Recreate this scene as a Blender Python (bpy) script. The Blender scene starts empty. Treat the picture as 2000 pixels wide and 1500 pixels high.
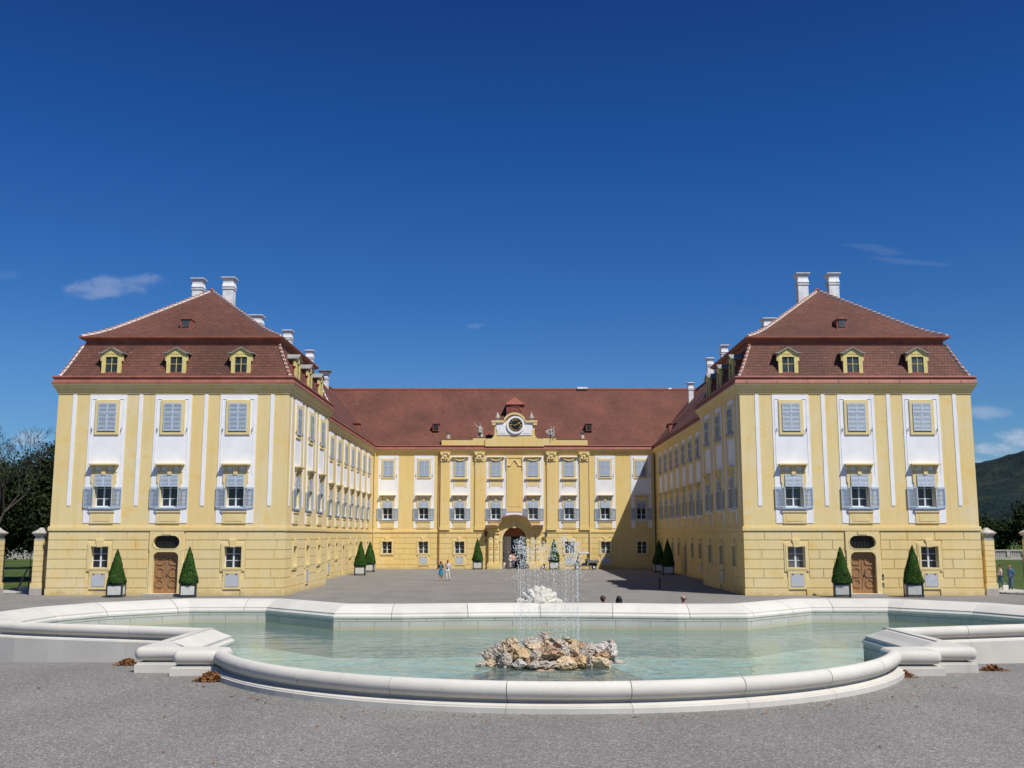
import bpy, bmesh, math, random
from mathutils import Vector, Matrix, geometry, noise
R = math.radians
random.seed(7)
scene = bpy.context.scene
COL = scene.collection
H_CAM = 3.9; FPX = 2000.0; TH = math.atan(295/2000)
_c, _s = math.cos(TH), math.sin(TH)
def PY(u, v, Y):
    a = (u-1005)/FPX; d = (750-v)/FPX
    t = Y/(_c-d*_s)
    return a*t, H_CAM+(_s+d*_c)*t
def GZ(u, v, z=0.0):
    a = (u-1005)/FPX; d = (750-v)/FPX
    t = (z-H_CAM)/(_s+d*_c)
    return a*t, (_c-d*_s)*t

# ------------------------------------------------------------------ materials
MATS = {}
def new_mat(name):
    m = bpy.data.materials.new(name); m.use_nodes = True
    MATS[name] = m
    nt = m.node_tree
    return m, nt, nt.nodes['Principled BSDF'], nt.nodes['Material Output']
def nd(nt, t, **kw):
    n = nt.nodes.new(t)
    for k, v in kw.items():
        if k.startswith('i_'):
            n.inputs[k[2:].replace('_', ' ')].default_value = v
        else:
            setattr(n, k, v)
    return n
def ramp(nt, fac, stops):
    r = nt.nodes.new('ShaderNodeValToRGB')
    el = r.color_ramp.elements
    while len(el) > 1: el.remove(el[-1])
    el[0].position = stops[0][0]; el[0].color = (*stops[0][1], 1)
    for p, c in stops[1:]:
        e = el.new(p); e.color = (*c, 1)
    nt.links.new(fac, r.inputs[0]); return r
def g3(v): return (v, v, v)
def mixc(nt, fac, a, b, mode='MIX'):
    m = nt.nodes.new('ShaderNodeMix'); m.data_type = 'RGBA'; m.blend_type = mode
    for sock, val in ((0, fac), (6, a), (7, b)):
        if hasattr(val, 'is_linked') or isinstance(val, bpy.types.NodeSocket): nt.links.new(val, m.inputs[sock])
        elif sock == 0: m.inputs[0].default_value = val
        else: m.inputs[sock].default_value = (*val, 1)
    return m.outputs[2]
def pos(nt): return nt.nodes.new('ShaderNodeNewGeometry').outputs['Position']
def noise_n(nt, vec, scale, detail=5, rough=.55):
    n = nd(nt, 'ShaderNodeTexNoise'); n.inputs['Scale'].default_value = scale
    n.inputs['Detail'].default_value = detail; n.inputs['Roughness'].default_value = rough
    nt.links.new(vec, n.inputs['Vector']); return n.outputs[0]
def bump(nt, b, h, strength, dist=.02):
    n = nt.nodes.new('ShaderNodeBump'); n.inputs['Strength'].default_value = strength
    n.inputs['Distance'].default_value = dist
    nt.links.new(h, n.inputs['Height']); nt.links.new(n.outputs[0], b.inputs['Normal']); return n
def simple(name, col, rough=.6, col2=None, scale=3.0, bscale=None, bstr=.3, metal=0, lo=.35, hi=.65, obj=False):
    m, nt, b, o = new_mat(name)
    b.inputs['Roughness'].default_value = rough; b.inputs['Metallic'].default_value = metal
    p = nt.nodes.new('ShaderNodeTexCoord').outputs['Object'] if obj else pos(nt)
    if col2 is None: col2 = tuple(c*.8 for c in col)
    r = ramp(nt, noise_n(nt, p, scale), [(lo, col), (hi, col2)])
    nt.links.new(r.outputs[0], b.inputs['Base Color'])
    if bscale: bump(nt, b, noise_n(nt, p, bscale, 6, .6), bstr)
    return m

def plaster(name, base, dark, pale):
    m, nt, b, o = new_mat(name); b.inputs['Roughness'].default_value = .9
    p = pos(nt)
    c1 = ramp(nt, noise_n(nt, p, .55, 6, .6), [(.3, base), (.5, base), (.68, pale)]).outputs[0]
    f2 = ramp(nt, noise_n(nt, p, 1.3, 8, .62), [(.56, g3(0)), (.66, g3(1))]).outputs[0]
    f2b = ramp(nt, noise_n(nt, p, .16, 3, .5), [(.47, g3(0)), (.60, g3(.75))]).outputs[0]
    c1 = mixc(nt, f2b, c1, tuple(a_*.5+b_*.5 for a_, b_ in zip(base, dark)))
    c2 = mixc(nt, f2, c1, dark)
    # splash stains near the foot of the walls, ragged
    sep = nt.nodes.new('ShaderNodeSeparateXYZ'); nt.links.new(p, sep.inputs[0])
    n3 = noise_n(nt, p, 1.1, 6, .7)
    ma = nd(nt, 'ShaderNodeMath', operation='MULTIPLY_ADD'); nt.links.new(n3, ma.inputs[0]); ma.inputs[1].default_value = 1.5; ma.inputs[2].default_value = -.45
    sb = nd(nt, 'ShaderNodeMath', operation='SUBTRACT'); nt.links.new(ma.outputs[0], sb.inputs[0]); nt.links.new(sep.outputs[2], sb.inputs[1])
    f4 = ramp(nt, sb.outputs[0], [(0, g3(0)), (.25, g3(.55))]).outputs[0]
    c3 = mixc(nt, f4, c2, tuple(x*.62 for x in dark))
    fine = ramp(nt, noise_n(nt, p, 22, 4, .6), [(.3, g3(.93)), (.7, g3(1.04))]).outputs[0]
    mp = nt.nodes.new('ShaderNodeMapping'); mp.inputs['Scale'].default_value = (2.6, 2.6, .22); nt.links.new(p, mp.inputs[0])
    strk = ramp(nt, noise_n(nt, mp.outputs[0], 1.0, 6, .65), [(.32, (.95, .935, .90)), (.55, g3(1.01))]).outputs[0]
    c3 = mixc(nt, 1.0, c3, strk, 'MULTIPLY')
    c4 = mixc(nt, 1.0, c3, fine, 'MULTIPLY')
    nt.links.new(c4, b.inputs['Base Color'])
    bump(nt, b, noise_n(nt, p, 30, 5, .6), .25, .01)
    return m
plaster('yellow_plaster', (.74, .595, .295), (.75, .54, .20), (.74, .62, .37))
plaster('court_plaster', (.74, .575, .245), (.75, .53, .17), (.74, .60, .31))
simple('white_plaster', (.83, .835, .85), .85, (.76, .77, .79), 1.2, 25, .15)
simple('trim_plaster', (.73, .605, .31), .85, (.69, .54, .25), 1.5, 25, .2)
simple('shutter_paint', (.47, .56, .67), .5, (.42, .50, .60), 4)
simple('sash_paint', (.68, .74, .76), .45, (.6, .66, .68), 6)
simple('red_metal', (.31, .10, .066), .65, (.225, .07, .047), 1.6, 8, .15)
simple('chimney_white', (.80, .81, .83), .8, (.62, .63, .64), 2.0, 20, .3)
simple('lead_grey', (.30, .31, .29), .6, (.2, .2, .19), 3)
simple('weathered_stone', (.50, .47, .41), .85, (.30, .28, .25), 4.0, 18, .6)
simple('statue_stone', (.50, .49, .45), .8, (.16, .155, .14), 2.6, 14, .6, lo=.42, hi=.66)
simple('mortar_white', (.80, .77, .71), .85, (.62, .58, .52), 5)
simple('ridge_tile', (.30, .10, .06), .75, (.18, .065, .045), 3)
simple('dark_iron', (.025, .028, .03), .5)
simple('grey_panel', (.50, .52, .56), .5, (.44, .46, .5), 3)
simple('dormer_yellow', (.72, .62, .22), .7, (.60, .50, .2), 4)
simple('pale_stone_paving', (.45, .42, .38), .85, (.36, .34, .31), 2)
simple('clock_black', (.012, .012, .014), .35)
simple('gold_leaf', (.75, .52, .14), .35, (.6, .4, .1), 8, metal=.5)
simple('passage_cream', (.86, .80, .68), .9, (.76, .70, .58), 1)
simple('passage_brown', (.42, .17, .08), .8, (.30, .11, .05), 1.5)
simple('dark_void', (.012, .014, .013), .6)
simple('planter_white', (.62, .62, .58), .6, (.52, .52, .48), 3, obj=True)
simple('planter_green', (.018, .03, .032), .5)
simple('bark', (.035, .028, .022), .9, (.055, .045, .036), 6, 20, .6)
simple('stake_wood', (.25, .22, .17), .85, (.16, .14, .1), 8)
simple('hydrant_red', (.16, .02, .02), .5)
simple('cart_white', (.75, .75, .74), .35)
simple('cart_grey', (.16, .17, .18), .45)
simple('rubber', (.015, .015, .016), .85)
simple('seat_black', (.02, .02, .022), .7)
simple('planter_soil', (.05, .045, .035), .9)  # dark earth filling the planter boxes

def glass_mat(name, col, rough=.06):
    m, nt, b, o = new_mat(name); b.inputs['Roughness'].default_value = rough
    b.inputs['IOR'].default_value = 1.5
    p = pos(nt)
    c = ramp(nt, noise_n(nt, p, 1.4, 3), [(.4, col), (.7, tuple(x*2.6 for x in col))]).outputs[0]
    oi = nt.nodes.new('ShaderNodeObjectInfo')
    c = mixc(nt, 1.0, c, ramp(nt, oi.outputs['Random'], [(0, (0, 0, 0)), (.55, (0, .002, .004)), (.7, (.03, .035, .04)), (.85, (.01, .012, .014)), (1, (.11, .11, .10))]).outputs[0], 'ADD')
    nt.links.new(c, b.inputs['Base Color'])
    bump(nt, b, noise_n(nt, p, 1.6, 2), .12, .05)
    return m
glass_mat('window_glass', (.012, .014, .018))
glass_mat('dormer_glass', (.02, .024, .024), .25)

def tiles(name, c1, c2, c3, course, bstr):
    m, nt, b, o = new_mat(name); b.inputs['Roughness'].default_value = .8
    uv = nt.nodes.new('ShaderNodeTexCoord').outputs['UV']
    br = nd(nt, 'ShaderNodeTexBrick', offset=.5)
    br.inputs['Scale'].default_value = 1.0; br.inputs['Brick Width'].default_value = .24
    br.inputs['Row Height'].default_value = course; br.inputs['Mortar Size'].default_value = .011
    br.inputs['Mortar Smooth'].default_value = .3; br.inputs['Bias'].default_value = -.1
    br.inputs['Color1'].default_value = (*c1, 1); br.inputs['Color2'].default_value = (*c2, 1); br.inputs['Mortar'].default_value = (c1[0]*.35, c1[1]*.35, c1[2]*.35, 1)
    nt.links.new(uv, br.inputs['Vector'])
    # course-shadow ramp: each row rises towards its lower lip
    sep = nt.nodes.new('ShaderNodeSeparateXYZ'); nt.links.new(uv, sep.inputs[0])
    dv = nd(nt, 'ShaderNodeMath', operation='DIVIDE'); nt.links.new(sep.outputs[1], dv.inputs[0]); dv.inputs[1].default_value = course
    fr = nd(nt, 'ShaderNodeMath', operation='FRACT'); nt.links.new(dv.outputs[0], fr.inputs[0])
    inv = nd(nt, 'ShaderNodeMath', operation='SUBTRACT'); inv.inputs[0].default_value = 1; nt.links.new(fr.outputs[0], inv.inputs[1])
    bg = ramp(nt, noise_n(nt, uv, .22, 5, .6), [(.35, g3(.72)), (.65, g3(1.22))]).outputs[0]
    c = mixc(nt, 1.0, br.outputs['Color'], bg, 'MULTIPLY')
    # scattered replaced tiles: pale or orange
    mp = nt.nodes.new('ShaderNodeMapping'); mp.inputs['Scale'].default_value = (1/.24*.5, 1/course, 1); nt.links.new(uv, mp.inputs[0])
    wn = nd(nt, 'ShaderNodeTexNoise'); wn.inputs['Scale'].default_value = 1.0; wn.inputs['Detail'].default_value = 1; nt.links.new(mp.outputs[0], wn.inputs['Vector'])
    f = ramp(nt, wn.outputs[0], [(.68, g3(0)), (.74, g3(.6))]).outputs[0]
    c = mixc(nt, f, c, c3)
    f2 = ramp(nt, noise_n(nt, uv, 1.3, 8, .72), [(.54, g3(0)), (.70, g3(.62))]).outputs[0]
    c = mixc(nt, f2, c, tuple(x*.4 for x in c1))
    nt.links.new(c, b.inputs['Base Color'])
    ad = nd(nt, 'ShaderNodeMath', operation='MULTIPLY_ADD'); nt.links.new(br.outputs['Fac'], ad.inputs[0]); ad.inputs[1].default_value = -.6; nt.links.new(inv.outputs[0], ad.inputs[2])
    bump(nt, b, ad.outputs[0], bstr, .035)
    return m
tiles('roof_tiles', (.142, .051, .032), (.098, .036, .024), (.24, .12, .065), .19, 1.0)
tiles('court_roof_tiles', (.163, .055, .034), (.118, .042, .028), (.27, .14, .08), .165, .8)

def gravel():
    m, nt, b, o = new_mat('gravel'); b.inputs['Roughness'].default_value = .95
    p = pos(nt)
    v = nd(nt, 'ShaderNodeTexVoronoi'); v.inputs['Scale'].default_value = 60; nt.links.new(p, v.inputs['Vector'])
    sp = nt.nodes.new('ShaderNodeSeparateColor'); nt.links.new(v.outputs['Color'], sp.inputs[0])
    c = ramp(nt, sp.outputs[0], [(0, (.108, .102, .093)), (.40, (.168, .160, .147)), (.75, (.222, .213, .197)), (.93, (.30, .288, .268)), (1, (.46, .44, .41))]).outputs[0]
    big = ramp(nt, noise_n(nt, p, .28, 7, .62), [(.3, g3(.86)), (.7, g3(1.12))]).outputs[0]
    mp = nt.nodes.new('ShaderNodeMapping'); mp.inputs['Scale'].default_value = (.9, .12, 1); mp.inputs['Rotation'].default_value = (0, 0, .25); nt.links.new(p, mp.inputs[0])
    trk = ramp(nt, noise_n(nt, mp.outputs[0], .8, 5, .6), [(.35, g3(.93)), (.62, g3(1.04))]).outputs[0]
    c = mixc(nt, 1.0, c, trk, 'MULTIPLY')
    med = ramp(nt, noise_n(nt, p, 9, 5, .7), [(.3, g3(.90)), (.7, g3(1.08))]).outputs[0]
    c = mixc(nt, 1.0, c, big, 'MULTIPLY'); c = mixc(nt, 1.0, c, med, 'MULTIPLY')
    nt.links.new(c, b.inputs['Base Color'])
    ma = nd(nt, 'ShaderNodeMath', operation='MULTIPLY'); nt.links.new(v.outputs['Distance'], ma.inputs[0]); ma.inputs[1].default_value = -1
    ad = nd(nt, 'ShaderNodeMath', operation='ADD'); nt.links.new(ma.outputs[0], ad.inputs[0]); nt.links.new(noise_n(nt, p, 14, 4), ad.inputs[1])
    bump(nt, b, ad.outputs[0], .55, .014)
gravel()
def pool_stone(name, joints):
    m, nt, b, o = new_mat(name); b.inputs['Roughness'].default_value = .8
    p = pos(nt)
    base = (.585, .565, .515) if not joints else (.50, .49, .45)
    c = ramp(nt, noise_n(nt, p, 1.3, 6, .65), [(.35, base), (.68, tuple(x*.88 for x in base))]).outputs[0]
    fine = ramp(nt, noise_n(nt, p, 60, 3, .6), [(.3, g3(.93)), (.7, g3(1.05))]).outputs[0]
    c = mixc(nt, 1.0, c, fine, 'MULTIPLY')
    oi = nt.nodes.new('ShaderNodeObjectInfo'); c = mixc(nt, 1.0, c, ramp(nt, oi.outputs['Random'], [(0, (.93, .925, .91)), (1, (1.05, 1.045, 1.03))]).outputs[0], 'MULTIPLY')
    mp = nt.nodes.new('ShaderNodeMapping'); mp.inputs['Scale'].default_value = (5, 5, 1.2); nt.links.new(p, mp.inputs[0])
    st_ = ramp(nt, noise_n(nt, mp.outputs[0], 1.0, 7, .7), [(.60, g3(0)), (.74, g3(.35))]).outputs[0]
    c = mixc(nt, st_, c, (.33, .31, .25))
    if joints:
        uv = nt.nodes.new('ShaderNodeTexCoord').outputs['UV']
        br = nd(nt, 'ShaderNodeTexBrick', offset=.5); br.inputs['Scale'].default_value = 1
        br.inputs['Brick Width'].default_value = 1.0; br.inputs['Row Height'].default_value = .36
        br.inputs['Mortar Size'].default_value = .012; br.inputs['Color1'].default_value = (1, 1, 1, 1)
        br.inputs['Color2'].default_value = (.90, .91, .88, 1); br.inputs['Mortar'].default_value = (.5, .5, .46, 1)
        nt.links.new(uv, br.inputs['Vector'])
        c = mixc(nt, 1.0, c, br.outputs['Color'], 'MULTIPLY')
        # algae line just above the water, ragged
        sep = nt.nodes.new('ShaderNodeSeparateXYZ'); nt.links.new(p, sep.inputs[0])
        ad = nd(nt, 'ShaderNodeMath', operation='MULTIPLY_ADD'); nt.links.new(noise_n(nt, p, 3, 5), ad.inputs[0]); ad.inputs[1].default_value = -.12; nt.links.new(sep.outputs[2], ad.inputs[2])
        f = ramp(nt, ad.outputs[0], [(.0, g3(1)), (1.14, g3(.75)), (1.20, g3(.0))])
        f.color_ramp.elements[1].position = .93; f.color_ramp.elements[2].position = .99
        sc = nd(nt, 'ShaderNodeMath', operation='MULTIPLY'); nt.links.new(ad.outputs[0], sc.inputs[0]); sc.inputs[1].default_value = .78
        nt.links.new(sc.outputs[0], f.inputs[0])
        c = mixc(nt, f.outputs[0], c, (.40, .37, .24))
    nt.links.new(c, b.inputs['Base Color'])
    bump(nt, b, noise_n(nt, p, 40, 5, .6), .2, .006)
pool_stone('pool_coping', False); pool_stone('pool_blocks', True)
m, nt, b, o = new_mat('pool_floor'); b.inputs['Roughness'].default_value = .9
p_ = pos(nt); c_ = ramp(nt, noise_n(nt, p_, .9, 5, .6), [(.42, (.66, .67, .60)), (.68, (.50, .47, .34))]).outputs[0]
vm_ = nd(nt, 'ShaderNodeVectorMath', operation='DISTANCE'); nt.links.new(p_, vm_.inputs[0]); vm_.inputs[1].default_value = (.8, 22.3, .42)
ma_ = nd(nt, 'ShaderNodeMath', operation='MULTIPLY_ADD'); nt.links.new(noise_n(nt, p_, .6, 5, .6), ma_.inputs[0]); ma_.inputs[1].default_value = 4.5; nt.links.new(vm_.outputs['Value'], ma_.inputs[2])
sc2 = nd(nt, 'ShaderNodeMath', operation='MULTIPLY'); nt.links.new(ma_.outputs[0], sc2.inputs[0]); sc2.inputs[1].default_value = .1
c_ = mixc(nt, ramp(nt, sc2.outputs[0], [(.50, g3(.85)), (.80, g3(0))]).outputs[0], c_, (.20, .34, .34))   # teal light of deep water painted into the flat floor's colour
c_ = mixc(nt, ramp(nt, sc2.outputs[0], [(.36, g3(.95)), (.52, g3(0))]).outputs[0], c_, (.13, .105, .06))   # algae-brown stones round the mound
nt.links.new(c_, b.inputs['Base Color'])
def water():
    m, nt, b, o = new_mat('pool_water')
    nt.nodes.remove(b)
    p = pos(nt)
    mp = nt.nodes.new('ShaderNodeMapping'); mp.inputs['Scale'].default_value = (1, 1, 1); nt.links.new(p, mp.inputs[0])
    n1 = nd(nt, 'ShaderNodeTexNoise'); n1.inputs['Scale'].default_value = 4.5; n1.inputs['Detail'].default_value = 4; n1.inputs['Roughness'].default_value = .55; n1.inputs['Distortion'].default_value = .6; nt.links.new(mp.outputs[0], n1.inputs['Vector'])
    # rings spreading from the rocks
    vm = nd(nt, 'ShaderNodeVectorMath', operation='DISTANCE'); nt.links.new(p, vm.inputs[0]); vm.inputs[1].default_value = (.8, 22.3, 1.2)
    ma = nd(nt, 'ShaderNodeMath', operation='MULTIPLY_ADD'); nt.links.new(noise_n(nt, p, 1.2, 3), ma.inputs[0]); ma.inputs[1].default_value = 1.2; nt.links.new(vm.outputs['Value'], ma.inputs[2])
    sn = nd(nt, 'ShaderNodeMath', operation='MULTIPLY'); nt.links.new(ma.outputs[0], sn.inputs[0]); sn.inputs[1].default_value = 16
    si = nd(nt, 'ShaderNodeMath', operation='SINE'); nt.links.new(sn.outputs[0], si.inputs[0])
    fall = nd(nt, 'ShaderNodeMapRange'); nt.links.new(vm.outputs['Value'], fall.inputs[0]); fall.inputs[1].default_value = 1; fall.inputs[2].default_value = 6.5; fall.inputs[3].default_value = .22; fall.inputs[4].default_value = 0
    mu = nd(nt, 'ShaderNodeMath', operation='MULTIPLY'); nt.links.new(si.outputs[0], mu.inputs[0]); nt.links.new(fall.outputs[0], mu.inputs[1])
    # calmer far from the spray
    amp = nd(nt, 'ShaderNodeMapRange'); nt.links.new(vm.outputs['Value'], amp.inputs[0]); amp.inputs[1].default_value = 1; amp.inputs[2].default_value = 9; amp.inputs[3].default_value = 1; amp.inputs[4].default_value = .35
    mm = nd(nt, 'ShaderNodeMath', operation='MULTIPLY'); nt.links.new(n1.outputs[0], mm.inputs[0]); nt.links.new(amp.outputs[0], mm.inputs[1])
    ad = nd(nt, 'ShaderNodeMath', operation='ADD'); nt.links.new(mm.outputs[0], ad.inputs[0]); nt.links.new(mu.outputs[0], ad.inputs[1])
    bp = nt.nodes.new('ShaderNodeBump'); bp.inputs['Strength'].default_value = 1.0; bp.inputs['Distance'].default_value = .02; nt.links.new(ad.outputs[0], bp.inputs['Height'])
    fr = nd(nt, 'ShaderNodeFresnel'); fr.inputs[0].default_value = 1.33; nt.links.new(bp.outputs[0], fr.inputs[1])
    tr = nd(nt, 'ShaderNodeBsdfTransparent'); tr.inputs[0].default_value = (.76, .94, .93, 1)
    di = nd(nt, 'ShaderNodeBsdfDiffuse'); di.inputs[0].default_value = (.35, .50, .50, 1)
    m1 = nd(nt, 'ShaderNodeMixShader'); m1.inputs[0].default_value = .26; nt.links.new(tr.outputs[0], m1.inputs[1]); nt.links.new(di.outputs[0], m1.inputs[2])
    gl = nd(nt, 'ShaderNodeBsdfGlossy'); gl.inputs['Roughness'].default_value = .06; nt.links.new(bp.outputs[0], gl.inputs['Normal'])
    m2 = nd(nt, 'ShaderNodeMixShader'); nt.links.new(fr.outputs[0], m2.inputs[0]); nt.links.new(m1.outputs[0], m2.inputs[1]); nt.links.new(gl.outputs[0], m2.inputs[2])
    nt.links.new(m2.outputs[0], o.inputs[0])
water()
m, nt, b, o = new_mat('water_drop'); b.inputs['Base Color'].default_value = (.96, .97, .98, 1); b.inputs['Roughness'].default_value = .1
b.inputs['Transmission Weight'].default_value = .1; b.inputs['IOR'].default_value = 1.33; b.inputs['Alpha'].default_value = .92
def rockmat(name, c1, c2, c3):
    m, nt, b, o = new_mat(name); b.inputs['Roughness'].default_value = .7
    p = nt.nodes.new('ShaderNodeTexCoord').outputs['Object']
    c = ramp(nt, noise_n(nt, p, 7, 7, .65), [(.3, c1), (.5, c2), (.7, c3)]).outputs[0]
    v = nd(nt, 'ShaderNodeTexVoronoi'); v.inputs['Scale'].default_value = 26; nt.links.new(p, v.inputs['Vector'])
    pit = ramp(nt, v.outputs['Distance'], [(.05, g3(.35)), (.28, g3(1))]).outputs[0]
    c = mixc(nt, .8, c, pit, 'MULTIPLY'); nt.links.new(c, b.inputs['Base Color'])
    ad = nd(nt, 'ShaderNodeMath', operation='ADD'); nt.links.new(v.outputs['Distance'], ad.inputs[0]); nt.links.new(noise_n(nt, p, 16, 6, .7), ad.inputs[1])
    bump(nt, b, ad.outputs[0], .9, .03)
rockmat('rock_grey', (.24, .20, .16), (.44, .38, .31), (.54, .47, .39))
rockmat('shell_stone', (.36, .34, .28), (.60, .58, .50), (.66, .64, .57))
rockmat('rock_tan', (.38, .26, .14), (.60, .46, .30), (.66, .54, .40))
rockmat('rock_ochre', (.30, .19, .08), (.50, .36, .18), (.56, .46, .31))
rockmat('rock_white', (.40, .35, .29), (.58, .53, .46), (.64, .60, .54))
rockmat('rock_brown', (.20, .11, .06), (.42, .27, .16), (.50, .36, .25))

def leafmat(name, a, b_, c_, scale=1.2):
    m, nt, b, o = new_mat(name); b.inputs['Roughness'].default_value = .95; b.inputs['Specular IOR Level'].default_value = .12
    p = pos(nt)
    c = ramp(nt, noise_n(nt, p, scale, 7, .65), [(.3, a), (.5, b_), (.7, c_)]).outputs[0]
    nt.links.new(c, b.inputs['Base Color'])
leafmat('topiary_leaf', (.020, .050, .012), (.040, .090, .018), (.065, .135, .028), 4)
leafmat('dark_leaf', (.010, .018, .009), (.020, .034, .013), (.034, .052, .018), 1.0)
leafmat('mid_leaf', (.016, .028, .012), (.030, .046, .017), (.045, .065, .022), .8)
leafmat('dry_leaf', (.20, .08, .03), (.27, .13, .055), (.15, .07, .03), 12)
leafmat('grass', (.035, .060, .014), (.055, .085, .02), (.09, .105, .03), .25)
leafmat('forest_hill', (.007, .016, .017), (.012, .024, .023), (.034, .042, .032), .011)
def doorwood():
    m, nt, b, o = new_mat('door_wood'); b.inputs['Roughness'].default_value = .6
    p = pos(nt); mp = nt.nodes.new('ShaderNodeMapping'); mp.inputs['Scale'].default_value = (14, 14, .8); nt.links.new(p, mp.inputs[0])
    c = ramp(nt, noise_n(nt, mp.outputs[0], 1.5, 6, .6), [(.3, (.20, .095, .035)), (.6, (.36, .20, .085)), (.75, (.42, .25, .12))]).outputs[0]
    nt.links.new(c, b.inputs['Base Color'])
doorwood()
SKIN = simple('skin', (.50, .27, .18), .55, (.45, .23, .15), 6)
simple('skin_red', (.48, .20, .14), .5, (.42, .17, .12), 6)
simple('hair_dark', (.03, .018, .012), .6); simple('hair_black', (.008, .008, .009), .6); simple('hair_auburn', (.12, .035, .02), .6); simple('hair_grey', (.2, .19, .18), .6)
for n_, c_ in dict(cloth_teal=(.015, .22, .33), cloth_black=(.012, .012, .015), cloth_white=(.72, .72, .72), cloth_pale_blue=(.50, .53, .70), cloth_red=(.42, .05, .05), cloth_gold=(.40, .28, .05), cloth_peach=(.72, .36, .25), cloth_navy=(.03, .04, .07), cloth_blue=(.07, .16, .35), cloth_denim=(.08, .15, .24), cloth_pink_white=(.65, .55, .58), leather=(.06, .03, .02), cloth_cream=(.70, .69, .62)).items():
    simple(n_, c_, .8, tuple(x*.75 for x in c_), 9, 30, .2)

_m = MATS['forest_hill']; _nt = _m.node_tree; bump(_nt, _nt.nodes['Principled BSDF'], noise_n(_nt, pos(_nt), .07, 4, .6), 1.0, 14)
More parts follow.
